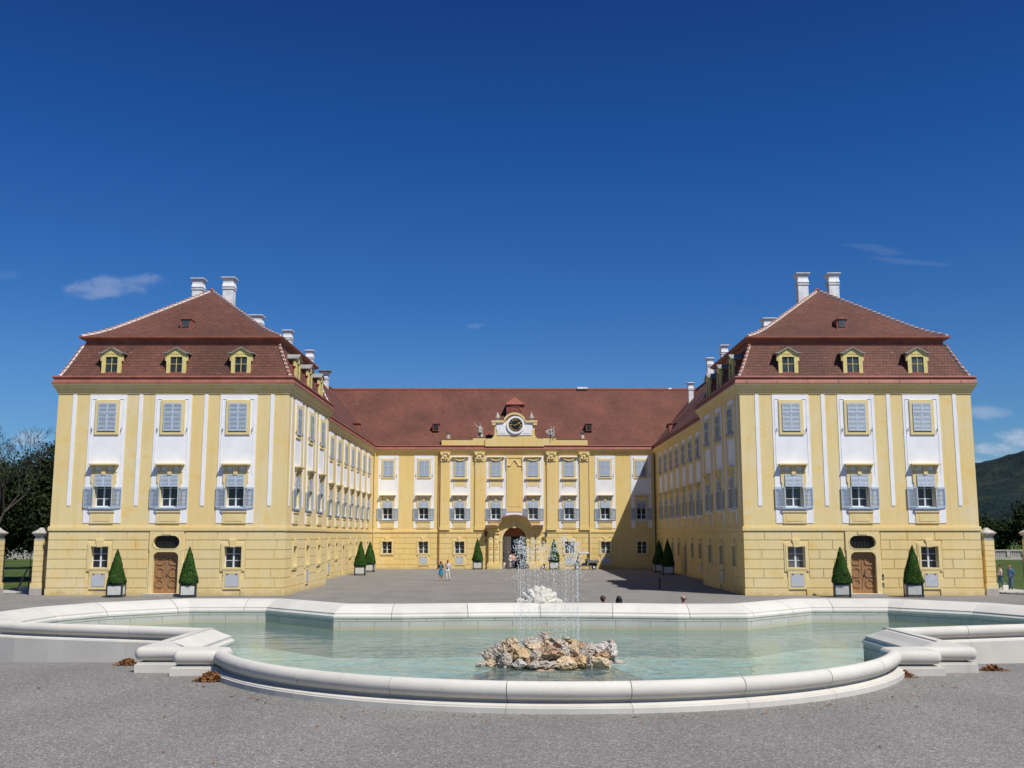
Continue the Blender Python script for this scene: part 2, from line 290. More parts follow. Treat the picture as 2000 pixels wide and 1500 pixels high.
# ------------------------------------------------------------------ mesh builder
class MB:
    def __init__(s, M=None):
        s.v = []; s.f = []; s.m = []; s.uv = []; s.M = M; s.mats = []; s.sm = []
    def mi(s, name):
        if name not in s.mats: s.mats.append(name)
        return s.mats.index(name)
    def face(s, pts, mat, uv=None, smooth=False):
        i = len(s.v)
        pts = [Vector(p) for p in pts]
        flip = False
        if s.M is not None:
            pts = [s.M @ p for p in pts]
            flip = s.M.determinant() < 0
        s.v.extend(pts)
        idx = list(range(i, i+len(pts))); u = list(uv) if uv else [(0, 0)]*len(pts)
        if flip: idx.reverse(); u.reverse()
        s.f.append(idx); s.m.append(s.mi(mat)); s.uv.append(u); s.sm.append(smooth)
    def hexa(s, p, mat):   # p: 8 pts bottom 0-3 ccw, top 4-7
        for q in ((3, 2, 1, 0), (4, 5, 6, 7), (0, 1, 5, 4), (1, 2, 6, 5), (2, 3, 7, 6), (3, 0, 4, 7)):
            s.face([p[k] for k in q], mat)
    def box(s, x0, x1, y0, y1, z0, z1, mat):
        if x0 > x1: x0, x1 = x1, x0
        if y0 > y1: y0, y1 = y1, y0
        s.hexa([(x0, y0, z0), (x1, y0, z0), (x1, y1, z0), (x0, y1, z0), (x0, y0, z1), (x1, y0, z1), (x1, y1, z1), (x0, y1, z1)], mat)
    def frustum(s, x0, x1, y0, y1, z0, a0, a1, b0, b1, z1, mat):
        s.hexa([(x0, y0, z0), (x1, y0, z0), (x1, y1, z0), (x0, y1, z0), (a0, b0, z1), (a1, b0, z1), (a1, b1, z1), (a0, b1, z1)], mat)
    def prism(s, poly, y0, y1, mat, matside=None):   # poly in (x,z) ccw seen from -y ; extruded y0(front)<y1
        n = len(poly)
        s.face([(x, y0, z) for x, z in poly], mat)
        s.face([(x, y1, z) for x, z in reversed(poly)], mat)
        for i in range(n):
            a, b = poly[i], poly[(i+1) % n]
            s.face([(a[0], y0, a[1]), (a[0], y1, a[1]), (b[0], y1, b[1]), (b[0], y0, b[1])], matside or mat)
    def prismz(s, poly, z0, z1, mat):
        n = len(poly)
        s.face([(x, y, z1) for x, y in poly], mat); s.face([(x, y, z0) for x, y in reversed(poly)], mat)
        for i in range(n):
            a, b = poly[i], poly[(i+1) % n]
            s.face([(a[0], a[1], z0), (b[0], b[1], z0), (b[0], b[1], z1), (a[0], a[1], z1)], mat)
    def ring(s, outer, inner, y0, y1, mat):    # equal-count loops in (x,z), ccw from -y
        n = len(outer)
        for i in range(n):
            j = (i+1) % n
            o0, o1, i0, i1 = outer[i], outer[j], inner[i], inner[j]
            s.face([(o0[0], y0, o0[1]), (o1[0], y0, o1[1]), (i1[0], y0, i1[1]), (i0[0], y0, i0[1])], mat)
            s.face([(i0[0], y0, i0[1]), (i1[0], y0, i1[1]), (i1[0], y1, i1[1]), (i0[0], y1, i0[1])], mat)
            s.face([(o1[0], y0, o1[1]), (o0[0], y0, o0[1]), (o0[0], y1, o0[1]), (o1[0], y1, o1[1])], mat)
    def tube(s, a, b, r0, r1, mat, n=8, caps=True, smooth=True):
        a = Vector(a); b = Vector(b); d = (b-a).normalized()
        u = d.orthogonal().normalized(); w = d.cross(u)
        A = [a+(u*math.cos(t)+w*math.sin(t))*r0 for t in [2*math.pi*k/n for k in range(n)]]
        B = [b+(u*math.cos(t)+w*math.sin(t))*r1 for t in [2*math.pi*k/n for k in range(n)]]
        for k in range(n):
            s.face([A[k], A[(k+1) % n], B[(k+1) % n], B[k]], mat, smooth=smooth)
        if caps: s.face(list(reversed(A)), mat); s.face(B, mat)
    def lathe(s, prof, c, mat, n=16, smooth=True, axis=None):
        cx, cy, cz = c
        for (r0, z0), (r1, z1) in zip(prof, prof[1:]):
            for k in range(n):
                t0 = 2*math.pi*k/n; t1 = 2*math.pi*(k+1)/n
                p = [(cx+r0*math.cos(t0), cy+r0*math.sin(t0), cz+z0), (cx+r0*math.cos(t1), cy+r0*math.sin(t1), cz+z0), (cx+r1*math.cos(t1), cy+r1*math.sin(t1), cz+z1), (cx+r1*math.cos(t0), cy+r1*math.sin(t0), cz+z1)]
                if r0 < 1e-4: p = [p[0], p[2], p[3]]
                elif r1 < 1e-4: p = [p[0], p[1], p[2]]
                s.face(p, mat, smooth=smooth)
    def ball(s, c, r, mat, n=10, sq=(1, 1, 1)):
        c = Vector(c)
        def P(i, j):
            th = math.pi*i/n; ph = 2*math.pi*j/(2*n)
            return c+Vector((r*sq[0]*math.sin(th)*math.cos(ph), r*sq[1]*math.sin(th)*math.sin(ph), -r*sq[2]*math.cos(th)))
        for i in range(n):
            for j in range(2*n):
                q = [P(i, j), P(i, j+1), P(i+1, j+1), P(i+1, j)]
                if i == 0: q = [q[0], q[2], q[3]]
                elif i == n-1: q = [q[0], q[1], q[2]]
                s.face(q, mat, smooth=True)
    def sweep(s, path, prof, mat, closed=False, closedprof=False, smooth=False, caps=True, normals=None, flip=False):
        """path: (x,y) list; outward = right of travel. prof: (off,z)."""
        n = len(path); P = [Vector(p) for p in path]
        N = normals or mitres(P, closed)
        L = [0]
        for i in range(n): L.append(L[-1]+(P[(i+1) % n]-P[i]).length)
        rows = [[(P[i].x+N[i].x*o, P[i].y+N[i].y*o, z) for o, z in prof] for i in range(n)]
        pl = [0]
        for a, b in zip(prof, prof[1:]): pl.append(pl[-1]+math.hypot(a[0]-b[0], a[1]-b[1]))
        m = len(prof)
        for i in range(n if closed else n-1):
            j = (i+1) % n
            for k in range(m if closedprof else m-1):
                l = (k+1) % m
                q = [rows[i][k], rows[j][k], rows[j][l], rows[i][l]]
                uv = [(L[i], prof[k][1]), (L[i+1], prof[k][1]), (L[i+1], prof[l][1]), (L[i], prof[l][1])]
                if flip: q.reverse(); uv.reverse()
                s.face(q, mat, uv, smooth)
        if not closed and caps:
            a = rows[0]; b = list(reversed(rows[-1]))
            if flip: a, b = list(reversed(a)), list(reversed(b))
            s.face(a, mat); s.face(b, mat)
    def build(s, name, parent=None, weld=False, autosmooth=False):
        me = bpy.data.meshes.new(name)
        me.from_pydata([tuple(v) for v in s.v], [], s.f)
        for n in s.mats: me.materials.append(MATS[n])
        me.polygons.foreach_set('material_index', s.m)
        me.polygons.foreach_set('use_smooth', s.sm)
        uvl = me.uv_layers.new(name='UVMap')
        flat = []
        for u in s.uv:
            for a in u: flat += [a[0], a[1]]
        uvl.data.foreach_set('uv', flat)
        me.validate(); me.update()
        if weld or (len(s.f) < 60000 and any(s.sm)):
            bm = bmesh.new(); bm.from_mesh(me); bmesh.ops.remove_doubles(bm, verts=bm.verts, dist=.0004); bm.to_mesh(me); bm.free()
            me.set_sharp_from_angle(angle=R(42))
        o = bpy.data.objects.new(name, me); COL.objects.link(o)
        if parent: attach(o, parent)
        return o
def mitres(P, closed):
    n = len(P); out = []
    for i in range(n):
        d1 = (P[i]-P[i-1]).normalized() if (closed or i > 0) else None
        d2 = (P[(i+1) % n]-P[i]).normalized() if (closed or i < n-1) else None
        if d1 is None: d1 = d2
        if d2 is None: d2 = d1
        n1 = Vector((d1.y, -d1.x)); n2 = Vector((d2.y, -d2.x))
        k = 1+n1.dot(n2)
        out.append((n1+n2)/max(k, .35))
    return out
def wloc(o):
    v = o.location.copy()
    while o.parent: o = o.parent; v = v+o.location if False else v
    return v
WL = {}
def attach(o, parent):
    """parent o, keeping its coordinates as world coordinates (parents of this kind are not rotated)."""
    o.parent = parent
    o.matrix_parent_inverse = world_of(parent).inverted()
def world_of(o):
    M = Matrix.LocRotScale(o.location, o.rotation_euler, o.scale)
    if o.parent: M = world_of(o.parent) @ o.matrix_parent_inverse @ M
    return M
def tag(o, label=None, cat=None, group=None, kind=None):
    if label: o['label'] = label
    if cat: o['category'] = cat
    if group: o['group'] = group
    if kind: o['kind'] = kind
    return o
def thing(name, loc, label, cat, group=None, rz=0):
    o = bpy.data.objects.new(name, None); COL.objects.link(o); o.location = loc; o.rotation_euler = (0, 0, rz)
    o.empty_display_size = .3
    return tag(o, label, cat, group)
def sub(o, parent):   # child given in the parent's local space
    o.parent = parent; return o
def copy_tree(o, parent=None):
    c = o.copy(); COL.objects.link(c)
    if parent: c.parent = parent
    for ch in list(o.children): copy_tree(ch, c)
    return c

# ------------------------------------------------------------------ camera, light, sky
cam = bpy.data.cameras.new('camera'); co = bpy.data.objects.new('camera', cam); COL.objects.link(co)
cam.sensor_width = 36; cam.lens = 36; cam.shift_x = -.0025; cam.clip_end = 12000; cam.clip_start = .05
co.location = (0, 0, H_CAM); co.rotation_euler = (math.pi/2+TH, 0, 0)
scene.camera = co
SD = Vector((.45, -.52, 1.0)).normalized()     # towards the sun
sl = bpy.data.lights.new('sun', 'SUN'); so = bpy.data.objects.new('sun', sl); COL.objects.link(so)
sl.energy = 5.0; sl.angle = R(.5); sl.color = (1, .955, .89)
so.rotation_euler = SD.to_track_quat('Z', 'Y').to_euler(); so.location = (40, -40, 90)
w = bpy.data.worlds.new('World'); scene.world = w; w.use_nodes = True
nt = w.node_tree; bg = nt.nodes['Background']; bg.inputs[1].default_value = .115
sky = nt.nodes.new('ShaderNodeTexSky'); sky.sky_type = 'NISHITA'; sky.sun_disc = False
sky.sun_elevation = math.asin(SD.z); sky.sun_rotation = math.atan2(SD.x, SD.y)
sky.altitude = 200; sky.air_density = 1.0; sky.dust_density = .05; sky.ozone_density = 5.0
tc = nt.nodes.new('ShaderNodeTexCoord').outputs['Generated']
def wm(op, a, b=None, c=None):
    n = nt.nodes.new('ShaderNodeMath'); n.operation = op
    for i, x in enumerate((a, b, c)):
        if x is None: continue
        if isinstance(x, (int, float)): n.inputs[i].default_value = x
        else: nt.links.new(x, n.inputs[i])
    return n.outputs[0]
sp = nt.nodes.new('ShaderNodeSeparateXYZ'); nt.links.new(tc, sp.inputs[0])
ysafe = wm('MAXIMUM', sp.outputs[1], .05)
az = wm('DIVIDE', sp.outputs[0], ysafe); el = wm('DIVIDE', sp.outputs[2], ysafe)
cb = nt.nodes.new('ShaderNodeCombineXYZ'); nt.links.new(az, cb.inputs[0]); nt.links.new(el, cb.inputs[1])
def nz(scale, sy, det=6, rough=.6):
    mp = nt.nodes.new('ShaderNodeMapping'); mp.inputs['Scale'].default_value = (1, sy, 1); nt.links.new(cb.outputs[0], mp.inputs[0])
    n = nt.nodes.new('ShaderNodeTexNoise'); n.inputs['Scale'].default_value = scale; n.inputs['Detail'].default_value = det; n.inputs['Roughness'].default_value = rough
    nt.links.new(mp.outputs[0], n.inputs['Vector']); return n.outputs[0]
def cloud(a0, e0, ra, re, amt, sc, sy, noisew, tilt=0.0):
    da = wm('DIVIDE', wm('SUBTRACT', az, a0), ra)
    e1 = wm('SUBTRACT', wm('SUBTRACT', el, e0), wm('MULTIPLY', wm('SUBTRACT', az, a0), tilt))
    de = wm('DIVIDE', e1, re)
    r2 = wm('ADD', wm('MULTIPLY', da, da), wm('MULTIPLY', de, de))
    v = wm('SUBTRACT', wm('ADD', 1.0, wm('MULTIPLY', wm('SUBTRACT', nz(sc, sy), .5), noisew)), r2)
    mr = nt.nodes.new('ShaderNodeMapRange'); mr.interpolation_type = 'SMOOTHSTEP'; nt.links.new(v, mr.inputs[0]); mr.inputs[1].default_value = 0; mr.inputs[2].default_value = 1.25; mr.inputs[3].default_value = 0; mr.inputs[4].default_value = amt
    front = wm('GREATER_THAN', sp.outputs[1], .1)
    return wm('MULTIPLY', mr.outputs[0], front)
cl = cloud(-.405, .246, .056, .014, .23, 30, 2.0, 3.2, .09)
for a in ((-.475, .094, .022, .011, .35, 40, 1.3, 2.0), (.366, .284, .035, .006, .06, 30, 5, 3.2, -.12), (.395, .272, .05, .004, .05, 30, 5, 3.4, -.1),
          (.468, .118, .028, .009, .28, 26, 2, 2.2), (.47, .083, .028, .008, .50, 42, 1.6, 2.6), (.50, .094, .03, .011, .55, 42, 1.6, 2.6),
          (.43, .066, .09, .009, .40, 30, 2, 1.8), (-.04, .206, .010, .003, .07, 60, 2, 2.6, .15), (-.51, .258, .02, .006, .04, 40, 2, 2.4)):
    cl = wm('MAXIMUM', cl, cloud(*a))
ln_ = nt.nodes.new('ShaderNodeVectorMath'); ln_.operation = 'NORMALIZE'; nt.links.new(tc, ln_.inputs[0])
sz = nt.nodes.new('ShaderNodeSeparateXYZ'); nt.links.new(ln_.outputs[0], sz.inputs[0])
# colour balance of the clear-sky gradient by height above the horizon
SK = [(0, (.42, .56, .70)), (.03, (.38, .54, .70)), (.096, (.305, .505, .725)), (.151, (.272, .49, .755)), (.22, (.188, .434, .745)), (.36, (.108, .347, .718)), (.4846, (.088, .26, .607)), (.62, (.14, .32, .60)), (.9, (.28, .42, .62))]
sr = ramp(nt, sz.outputs[2], [(a, tuple(c*k for c, k in zip(b, (.95, .93, .90)))) for a, b in SK])
mul = nt.nodes.new('ShaderNodeMix'); mul.data_type = 'RGBA'; mul.blend_type = 'MULTIPLY'; mul.inputs[0].default_value = 1
nt.links.new(sky.outputs[0], mul.inputs[6]); nt.links.new(sr.outputs[0], mul.inputs[7])
mx = nt.nodes.new('ShaderNodeMix'); mx.data_type = 'RGBA'; nt.links.new(cl, mx.inputs[0]); nt.links.new(mul.outputs[2], mx.inputs[6]); mx.inputs[7].default_value = (5.2, 5.4, 6.0, 1)
nt.links.new(mx.outputs[2], bg.inputs[0])
scene.view_settings.view_transform = 'Standard'; scene.view_settings.look = 'None'
scene.view_settings.exposure = .12; scene.view_settings.gamma = 1
scene.cycles.max_bounces = 8; scene.cycles.transparent_max_bounces = 12
scene.cycles.caustics_reflective = False; scene.cycles.caustics_refractive = False

exec_parts = []

# ================================================================== PALACE
palace = thing('palace', (0, 100, 0), 'yellow and white baroque palace round a gravel court with red-brown tiled roofs', 'palace')
BX0, BX1, BY0, BY1 = -30.6, -15.1, 68.1, 82.8
WX = -16.7; CY = 121.5
COURSES = [.49, 1.12, 1.71, 2.34, 2.94, 3.58, 4.12]
placements = []     # (kind, matrix, index)

def wall_sheet(mb, u0, u1, z0, z1, holes, y, mat, reveal=.35, rmat=None):
    us = sorted({u0, u1, *[h[0] for h in holes], *[h[1] for h in holes]}); us = [u for u in us if u0 <= u <= u1]
    zs = sorted({z0, z1, *[h[2] for h in holes], *[h[3] for h in holes]}); zs = [z for z in zs if z0 <= z <= z1]
    for a, b in zip(us, us[1:]):
        for c, d in zip(zs, zs[1:]):
            mu, mz = (a+b)/2, (c+d)/2
            if any(h[0] < mu < h[1] and h[2] < mz < h[3] for h in holes): continue
            mb.face([(a, y, c), (b, y, c), (b, y, d), (a, y, d)], mat)
    for a, b, c, d in holes:
        r = rmat or mat; e = y+reveal
        mb.face([(a, y, c), (a, y, d), (a, e, d), (a, e, c)], r)
        mb.face([(b, y, d), (b, y, c), (b, e, c), (b, e, d)], r)
        mb.face([(a, y, d), (b, y, d), (b, e, d), (a, e, d)], r)
        mb.face([(b, y, c), (a, y, c), (a, e, c), (b, e, c)], r)

def facade(mb, M, u0, u1, bays, ground, vents, strips, plas, seedv=1, pw=1.235, portal=None, corner=(0, 0), upper_kind=None):
    mb.M = M
    rnd = random.Random(seedv)
    holes = []; block = []
    for i, u in enumerate(bays):
        holes.append((u-.55, u+.55, 5.72, 7.6))
        if ground[i] == 'win':
            holes.append((u-.56, u+.56, 1.74, 3.17)); block.append((u-.84, u+.84, 1.52, 3.45))
        elif ground[i] == 'door':
            holes.append((u-.86, u+.86, .12, 3.95)); block.append((u-1.22, u+1.22, 0, 4.12))
        elif ground[i] == 'sidedoor':
            holes.append((u-.6, u+.6, .1, 2.9)); block.append((u-.85, u+.85, 0, 3.2))
        if i in vents: block.append((u-.6, u+.6, .40, 1.58))
    if portal is not None:
        holes.append((portal-1.5, portal+1.5, 0, 4.9)); block.append((portal-3.12, portal+3.12, 0, 4.3))
    wall_sheet(mb, u0, u1, 0, 13.6, holes, 0, plas, .4, 'trim_plaster')
    # foot plinth
    segs = [(u0-.06*corner[0], u1+.06*corner[1])]
    def cut(segs, a, b):
        out = []
        for p, q in segs:
            if b <= p or a >= q: out.append((p, q)); continue
            if a > p: out.append((p, a))
            if b < q: out.append((b, q))
        return out
    for a, b, c, d in block:
        if c < .45: segs = cut(segs, a, b)
    for p, q in segs: mb.box(p, q, -.07, .01, -.2, .45, plas)
    # rusticated blocks, each a little proud of the joints
    for k, (c, d) in enumerate(zip(COURSES, COURSES[1:])):
        segs = [(u0, u1)]
        for a, b, e, f in block:
            if e < d-.04 and f > c+.04: segs = cut(segs, a, b)
        joints = []; t = u0 + (1.05 if k % 2 else .0)+rnd.uniform(0, .3)
        while t < u1:
            joints.append(t); t += rnd.uniform(1.75, 2.0)
        for p, q in segs:
            js = [p]+[j for j in joints if p+.45 < j < q-.45]+[q]
            for n_, (x, y) in enumerate(zip(js, js[1:])):
                xa = x+(.022 if n_ else 0); xb = y-(.022 if n_ < len(js)-2 else 0)
                if abs(xa-u0) < .01: xa = u0-.035*corner[0]
                if abs(xb-u1) < .01: xb = u1+.035*corner[1]
                mb.frustum(xa, xb, -.012, .01, c+.022, xa, xb, -.012, .01, d-.022, plas) if False else mb.box(xa, xb, -.035, .01, c+.025, d-.02, plas)
    # string course
    if portal is None: spans = [(u0-.1*corner[0], u1+.1*corner[1])]
    else: spans = [(u0, portal-3.1), (portal+3.1, u1)]
    for p, q in spans:
        mb.box(p, q, -.10, .01, 4.19, 4.40, plas); mb.box(p+.0, q, -.05, .01, 4.14, 4.19, plas); mb.box(p, q, -.05, .01, 4.40, 4.47, plas)
    # white bay panels
    for i, u in enumerate(bays):
        pn = []
        wall_sheet(mb, u-pw, u+pw, 4.68, 13.22, [(u-.55, u+.55, 5.72, 7.6)], -.03, 'white_plaster', .03, 'white_plaster')
        for x in (u-pw, u+pw):
            mb.face([(x, -.03, 4.68), (x, -.03, 13.22), (x, 0, 13.22), (x, 0, 4.68)] if x > u else [(x, -.03, 13.22), (x, -.03, 4.68), (x, 0, 4.68), (x, 0, 13.22)], 'white_plaster')
        mb.face([(u-pw, -.03, 13.22), (u+pw, -.03, 13.22), (u+pw, 0, 13.22), (u-pw, 0, 13.22)], 'white_plaster')
        mb.face([(u+pw, -.03, 4.68), (u-pw, -.03, 4.68), (u-pw, 0, 4.68), (u+pw, 0, 4.68)], 'white_plaster')
        # thin inner mouldings of the panel
        for sx in (-1, 1):
            mb.box(u+sx*(pw-.19), u+sx*(pw-.15), -.05, -.029, 7.9, 12.95, 'white_plaster')
            mb.box(u+sx*(pw-.19), u+sx*(pw-.47), -.055, -.029, 12.92, 12.97, 'white_plaster')
        # apron under the sill
        mb.box(u-.78, u+.78, -.07, -.029, 4.66, 5.46, plas)
        mb.box(u-.84, u+.84, -.12, -.069, 5.38, 5.47, 'trim_plaster')
        mb.box(u-.55, u+.55, -.085, -.069, 4.80, 5.24, 'trim_plaster')
        for kind, ok in (('upper', True), ('middle', True), ('ground', ground[i] == 'win'), ('door', ground[i] == 'door'), ('sidedoor', ground[i] == 'sidedoor')):
            if ok:
                k = kind
                if kind == 'upper' and upper_kind and i in upper_kind: k = 'draped'
                placements.append((k, M, u))
        if i in vents: placements.append(('vent', M, u))
    for u in strips: mb.box(u-.125, u+.125, -.03, .01, 5.82, 13.24, 'white_plaster')
    mb.M = None

MIR = Matrix.Scale(-1, 4, (1, 0, 0))
def mirz(M, s): return M if s > 0 else MIR @ M
# ---- pavilions
CORN = [(0, 13.28), (.05, 13.28), (.07, 13.42), (.14, 13.47), (.16, 13.58), (.24, 13.68), (.30, 13.78), (.34, 13.86), (.37, 13.93)]
LIP = [(.37, 13.93), (.39, 13.97), (.27, 14.25)]
GUT = [(.27, 14.25), (.27, 14.28), (.33, 14.29), (.36, 14.36), (.33, 14.45), (.25, 14.46), (.0, 14.48)]
def rect_path(x0, x1, y0, y1): return [(x0, y0), (x1, y0), (x1, y1), (x0, y1)]   # ccw from above: outward = right of travel
def pavilion(s):
    side = 'left' if s > 0 else 'right'
    mb = MB()
    cx = (BX0+BX1)/2
    bays = [cx-4.37, cx, cx+4.37]
    F = mirz(Matrix.Translation((0, BY0, 0)), s)
    facade(mb, F, BX0, BX1, bays, ['win', 'door', 'win'], {0, 2}, [cx-6.62, cx-2.19, cx+2.19, cx+6.62], 'yellow_plaster', 3 if s > 0 else 4, corner=(1, 1))
    S = mirz(Matrix.Translation((BX1, 0, 0)) @ Matrix.Rotation(R(90), 4, 'Z'), s)
    ib = [71.1, 75.45, 79.8]
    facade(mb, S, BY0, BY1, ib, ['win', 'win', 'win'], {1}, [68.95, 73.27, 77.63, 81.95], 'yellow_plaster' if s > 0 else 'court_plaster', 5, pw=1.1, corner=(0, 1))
    mb.M = mirz(Matrix.Identity(4), s)
    mb.face([(BX0, BY0, -.2), (BX0, BY0, 13.6), (BX0, BY1, 13.6), (BX0, BY1, -.2)], 'yellow_plaster')
    mb.face([(BX1, BY1, 0), (BX1, BY1, 13.6), (BX0, BY1, 13.6), (BX0, BY1, 0)][::-1], 'yellow_plaster')
    w_ = mb.build('pavilion_wall', palace)
    mb = MB(mirz(Matrix.Identity(4), s))
    mb.sweep(rect_path(BX0, BX1, BY0, BY1), CORN, 'yellow_plaster' if s > 0 else 'yellow_plaster', closed=True)
    mb.build('cornice', palace)
    # roof
    mb = MB(mirz(Matrix.Identity(4), s))
    rp = rect_path(BX0, BX1, BY0, BY1)
    mb.sweep(rp, LIP, 'red_metal', closed=True); mb.sweep(rp, GUT, 'red_metal', closed=True)
    # standing seams on the lip
    for k in range(8):
        x = BX0+.7+k*2.05
        mb.hexa([(x, BY0-.40, 13.96), (x+.025, BY0-.40, 13.96), (x+.025, BY0-.27, 14.25), (x, BY0-.27, 14.25), (x, BY0-.42, 13.98), (x+.025, BY0-.42, 13.98), (x+.025, BY0-.29, 14.27), (x, BY0-.29, 14.27)], 'red_metal')
    low = [(0.0, 14.48), (-.28, 15.02), (-1.02, 16.74)]
    mb.sweep(rp, low, 'roof_tiles', closed=True)
    mb.sweep(rp, [(-1.02, 16.74), (-1.0, 16.80), (-1.13, 16.86), (-1.14, 17.06), (-1.06, 17.12), (-.92, 17.16), (-.84, 17.23), (-.76, 17.28), (-.76, 17.37), (-.92, 17.40)], 'red_metal', closed=True)
    # upper hip with bell-cast foot
    i0, z0 = .92, 17.40
    x0, x1, y0, y1 = BX0+i0, BX1-i0, BY0+i0, BY1-i0
    ax, ay, az_ = cx, (BY0+BY1)/2, 22.12
    def lerp(a, b, t): return a+(b-a)*t
    def hip(t): return (lerp(x0, ax, t), lerp(x1, ax, t), lerp(y0, ay, t), lerp(y1, ay, t))
    ts = [0, .1, .22, .36, 1.0]; zz = [z0, z0+.30, z0+.78, z0+1.46, az_]
    up = 0
    for (t0, h0), (t1, h1) in zip(zip(ts, zz), list(zip(ts, zz))[1:]):
        a = hip(t0); b = hip(t1); dl = math.hypot((t1-t0)*(ay-y0), h1-h0)
        q0 = [(a[0], a[2]), (a[1], a[2]), (a[1], a[3]), (a[0], a[3])]; q1 = [(b[0], b[2]), (b[1], b[2]), (b[1], b[3]), (b[0], b[3])]
        for k in range(4):
            l = (k+1) % 4
            A, B_, C, D = q0[k], q0[l], q1[l], q1[k]
            ctr = Vector(((A[0]+B_[0])/2, (A[1]+B_[1])/2)); dv = (Vector(B_)-Vector(A)).normalized()
            pr = lambda P: (Vector(P)-Vector((ax, ay))).dot(dv)+k*31
            pts = [(A[0], A[1], h0), (B_[0], B_[1], h0), (C[0], C[1], h1), (D[0], D[1], h1)]
            uv = [(pr(A), up), (pr(B_), up), (pr(C), up+dl), (pr(D), up+dl)]
            if t1 == 1.0: pts = pts[:3]; uv = uv[:3]
            mb.face(pts, 'roof_tiles', uv)
        up += dl
    roof = mb.build('pavilion_roof', palace)
    # hip ridges: tiles bedded in white mortar
    hr = MB(mirz(Matrix.Identity(4), s))
    def ridge(a, b, n):
        a = Vector(a); b = Vector(b); d = (b-a)
        hr.tube(a+Vector((0, 0, .02)), b+Vector((0, 0, .02)), .10, .10, 'mortar_white', 6)
        for k in range(n):
            p = a+d*((k+.12)/n); q = a+d*((k+1.0)/n)
            up_ = Vector((0, 0, .06)); hr.tube(p+up_, q+up_, .085, .105, 'ridge_tile', 6)
            hr.tube(q+up_-(q-p)*.13, q+up_*1.1, .102, .102, 'mortar_white', 6)
    for sx, sy in ((0, 2), (1, 2), (0, 3), (1, 3)):
        prev = None
        for t, h in zip(ts, zz):
            hh = hip(t); p = (hh[sx], hh[sy], h)
            if prev: ridge(prev, p, max(2, int((Vector(p)-Vector(prev)).length/.36)))
            prev = p
        ex = BX0 if sx == 0 else BX1; ey = BY0 if sy == 2 else BY1; dx = 1 if sx == 0 else -1; dy = 1 if sy == 2 else -1
        pts = [(ex-dx*o_, ey-dy*o_, z_) for o_, z_ in low]
        ridge(pts[0], pts[1], 2); ridge(pts[1], pts[2], 6)
    hr.lathe([(.2, 0), (.24, .12), (.12, .22), (0, .26)], (ax, ay, az_-.05), 'red_metal', 8)
    h = hr.build('ridge_tiles', roof)
    # roof hatch on front slope
    hx, hv = (370, 631) if s > 0 else (1637, 633)
    hX, hZ = PY(hx, 640, 71.3)
    zr = 17.4+1.46+(72.0-(y0+.36*(ay-y0)))*(az_-17.4-1.46)/((1-.36)*(ay-y0))
    hm = MB(Matrix.Translation((hX, 0, 0)))
    zb = 18.27; hX = PY(hx, 641, 70.6)[0]
    hm.box(-.36, .36, 70.45, 71.8, zb-.2, zb+.62, 'red_metal')
    hm.prism([(-.40, zb+.62), (.40, zb+.62), (0, zb+.80)], 70.36, 72.1, 'red_metal')
    hm.box(-.25, .25, 70.42, 70.45, zb+.05, zb+.55, 'dormer_glass')
    hm.build('roof_hatch', roof)
    # dormers
    for X in bays:
        place_dormer(Matrix.Translation((X*s, BY0, 0)), roof)
    for y in ib:
        place_dormer(Matrix.Translation((BX1*s, y, 0)) @ Matrix.Rotation(R(90*s), 4, 'Z'), roof)
    return roof
DORM = [None]
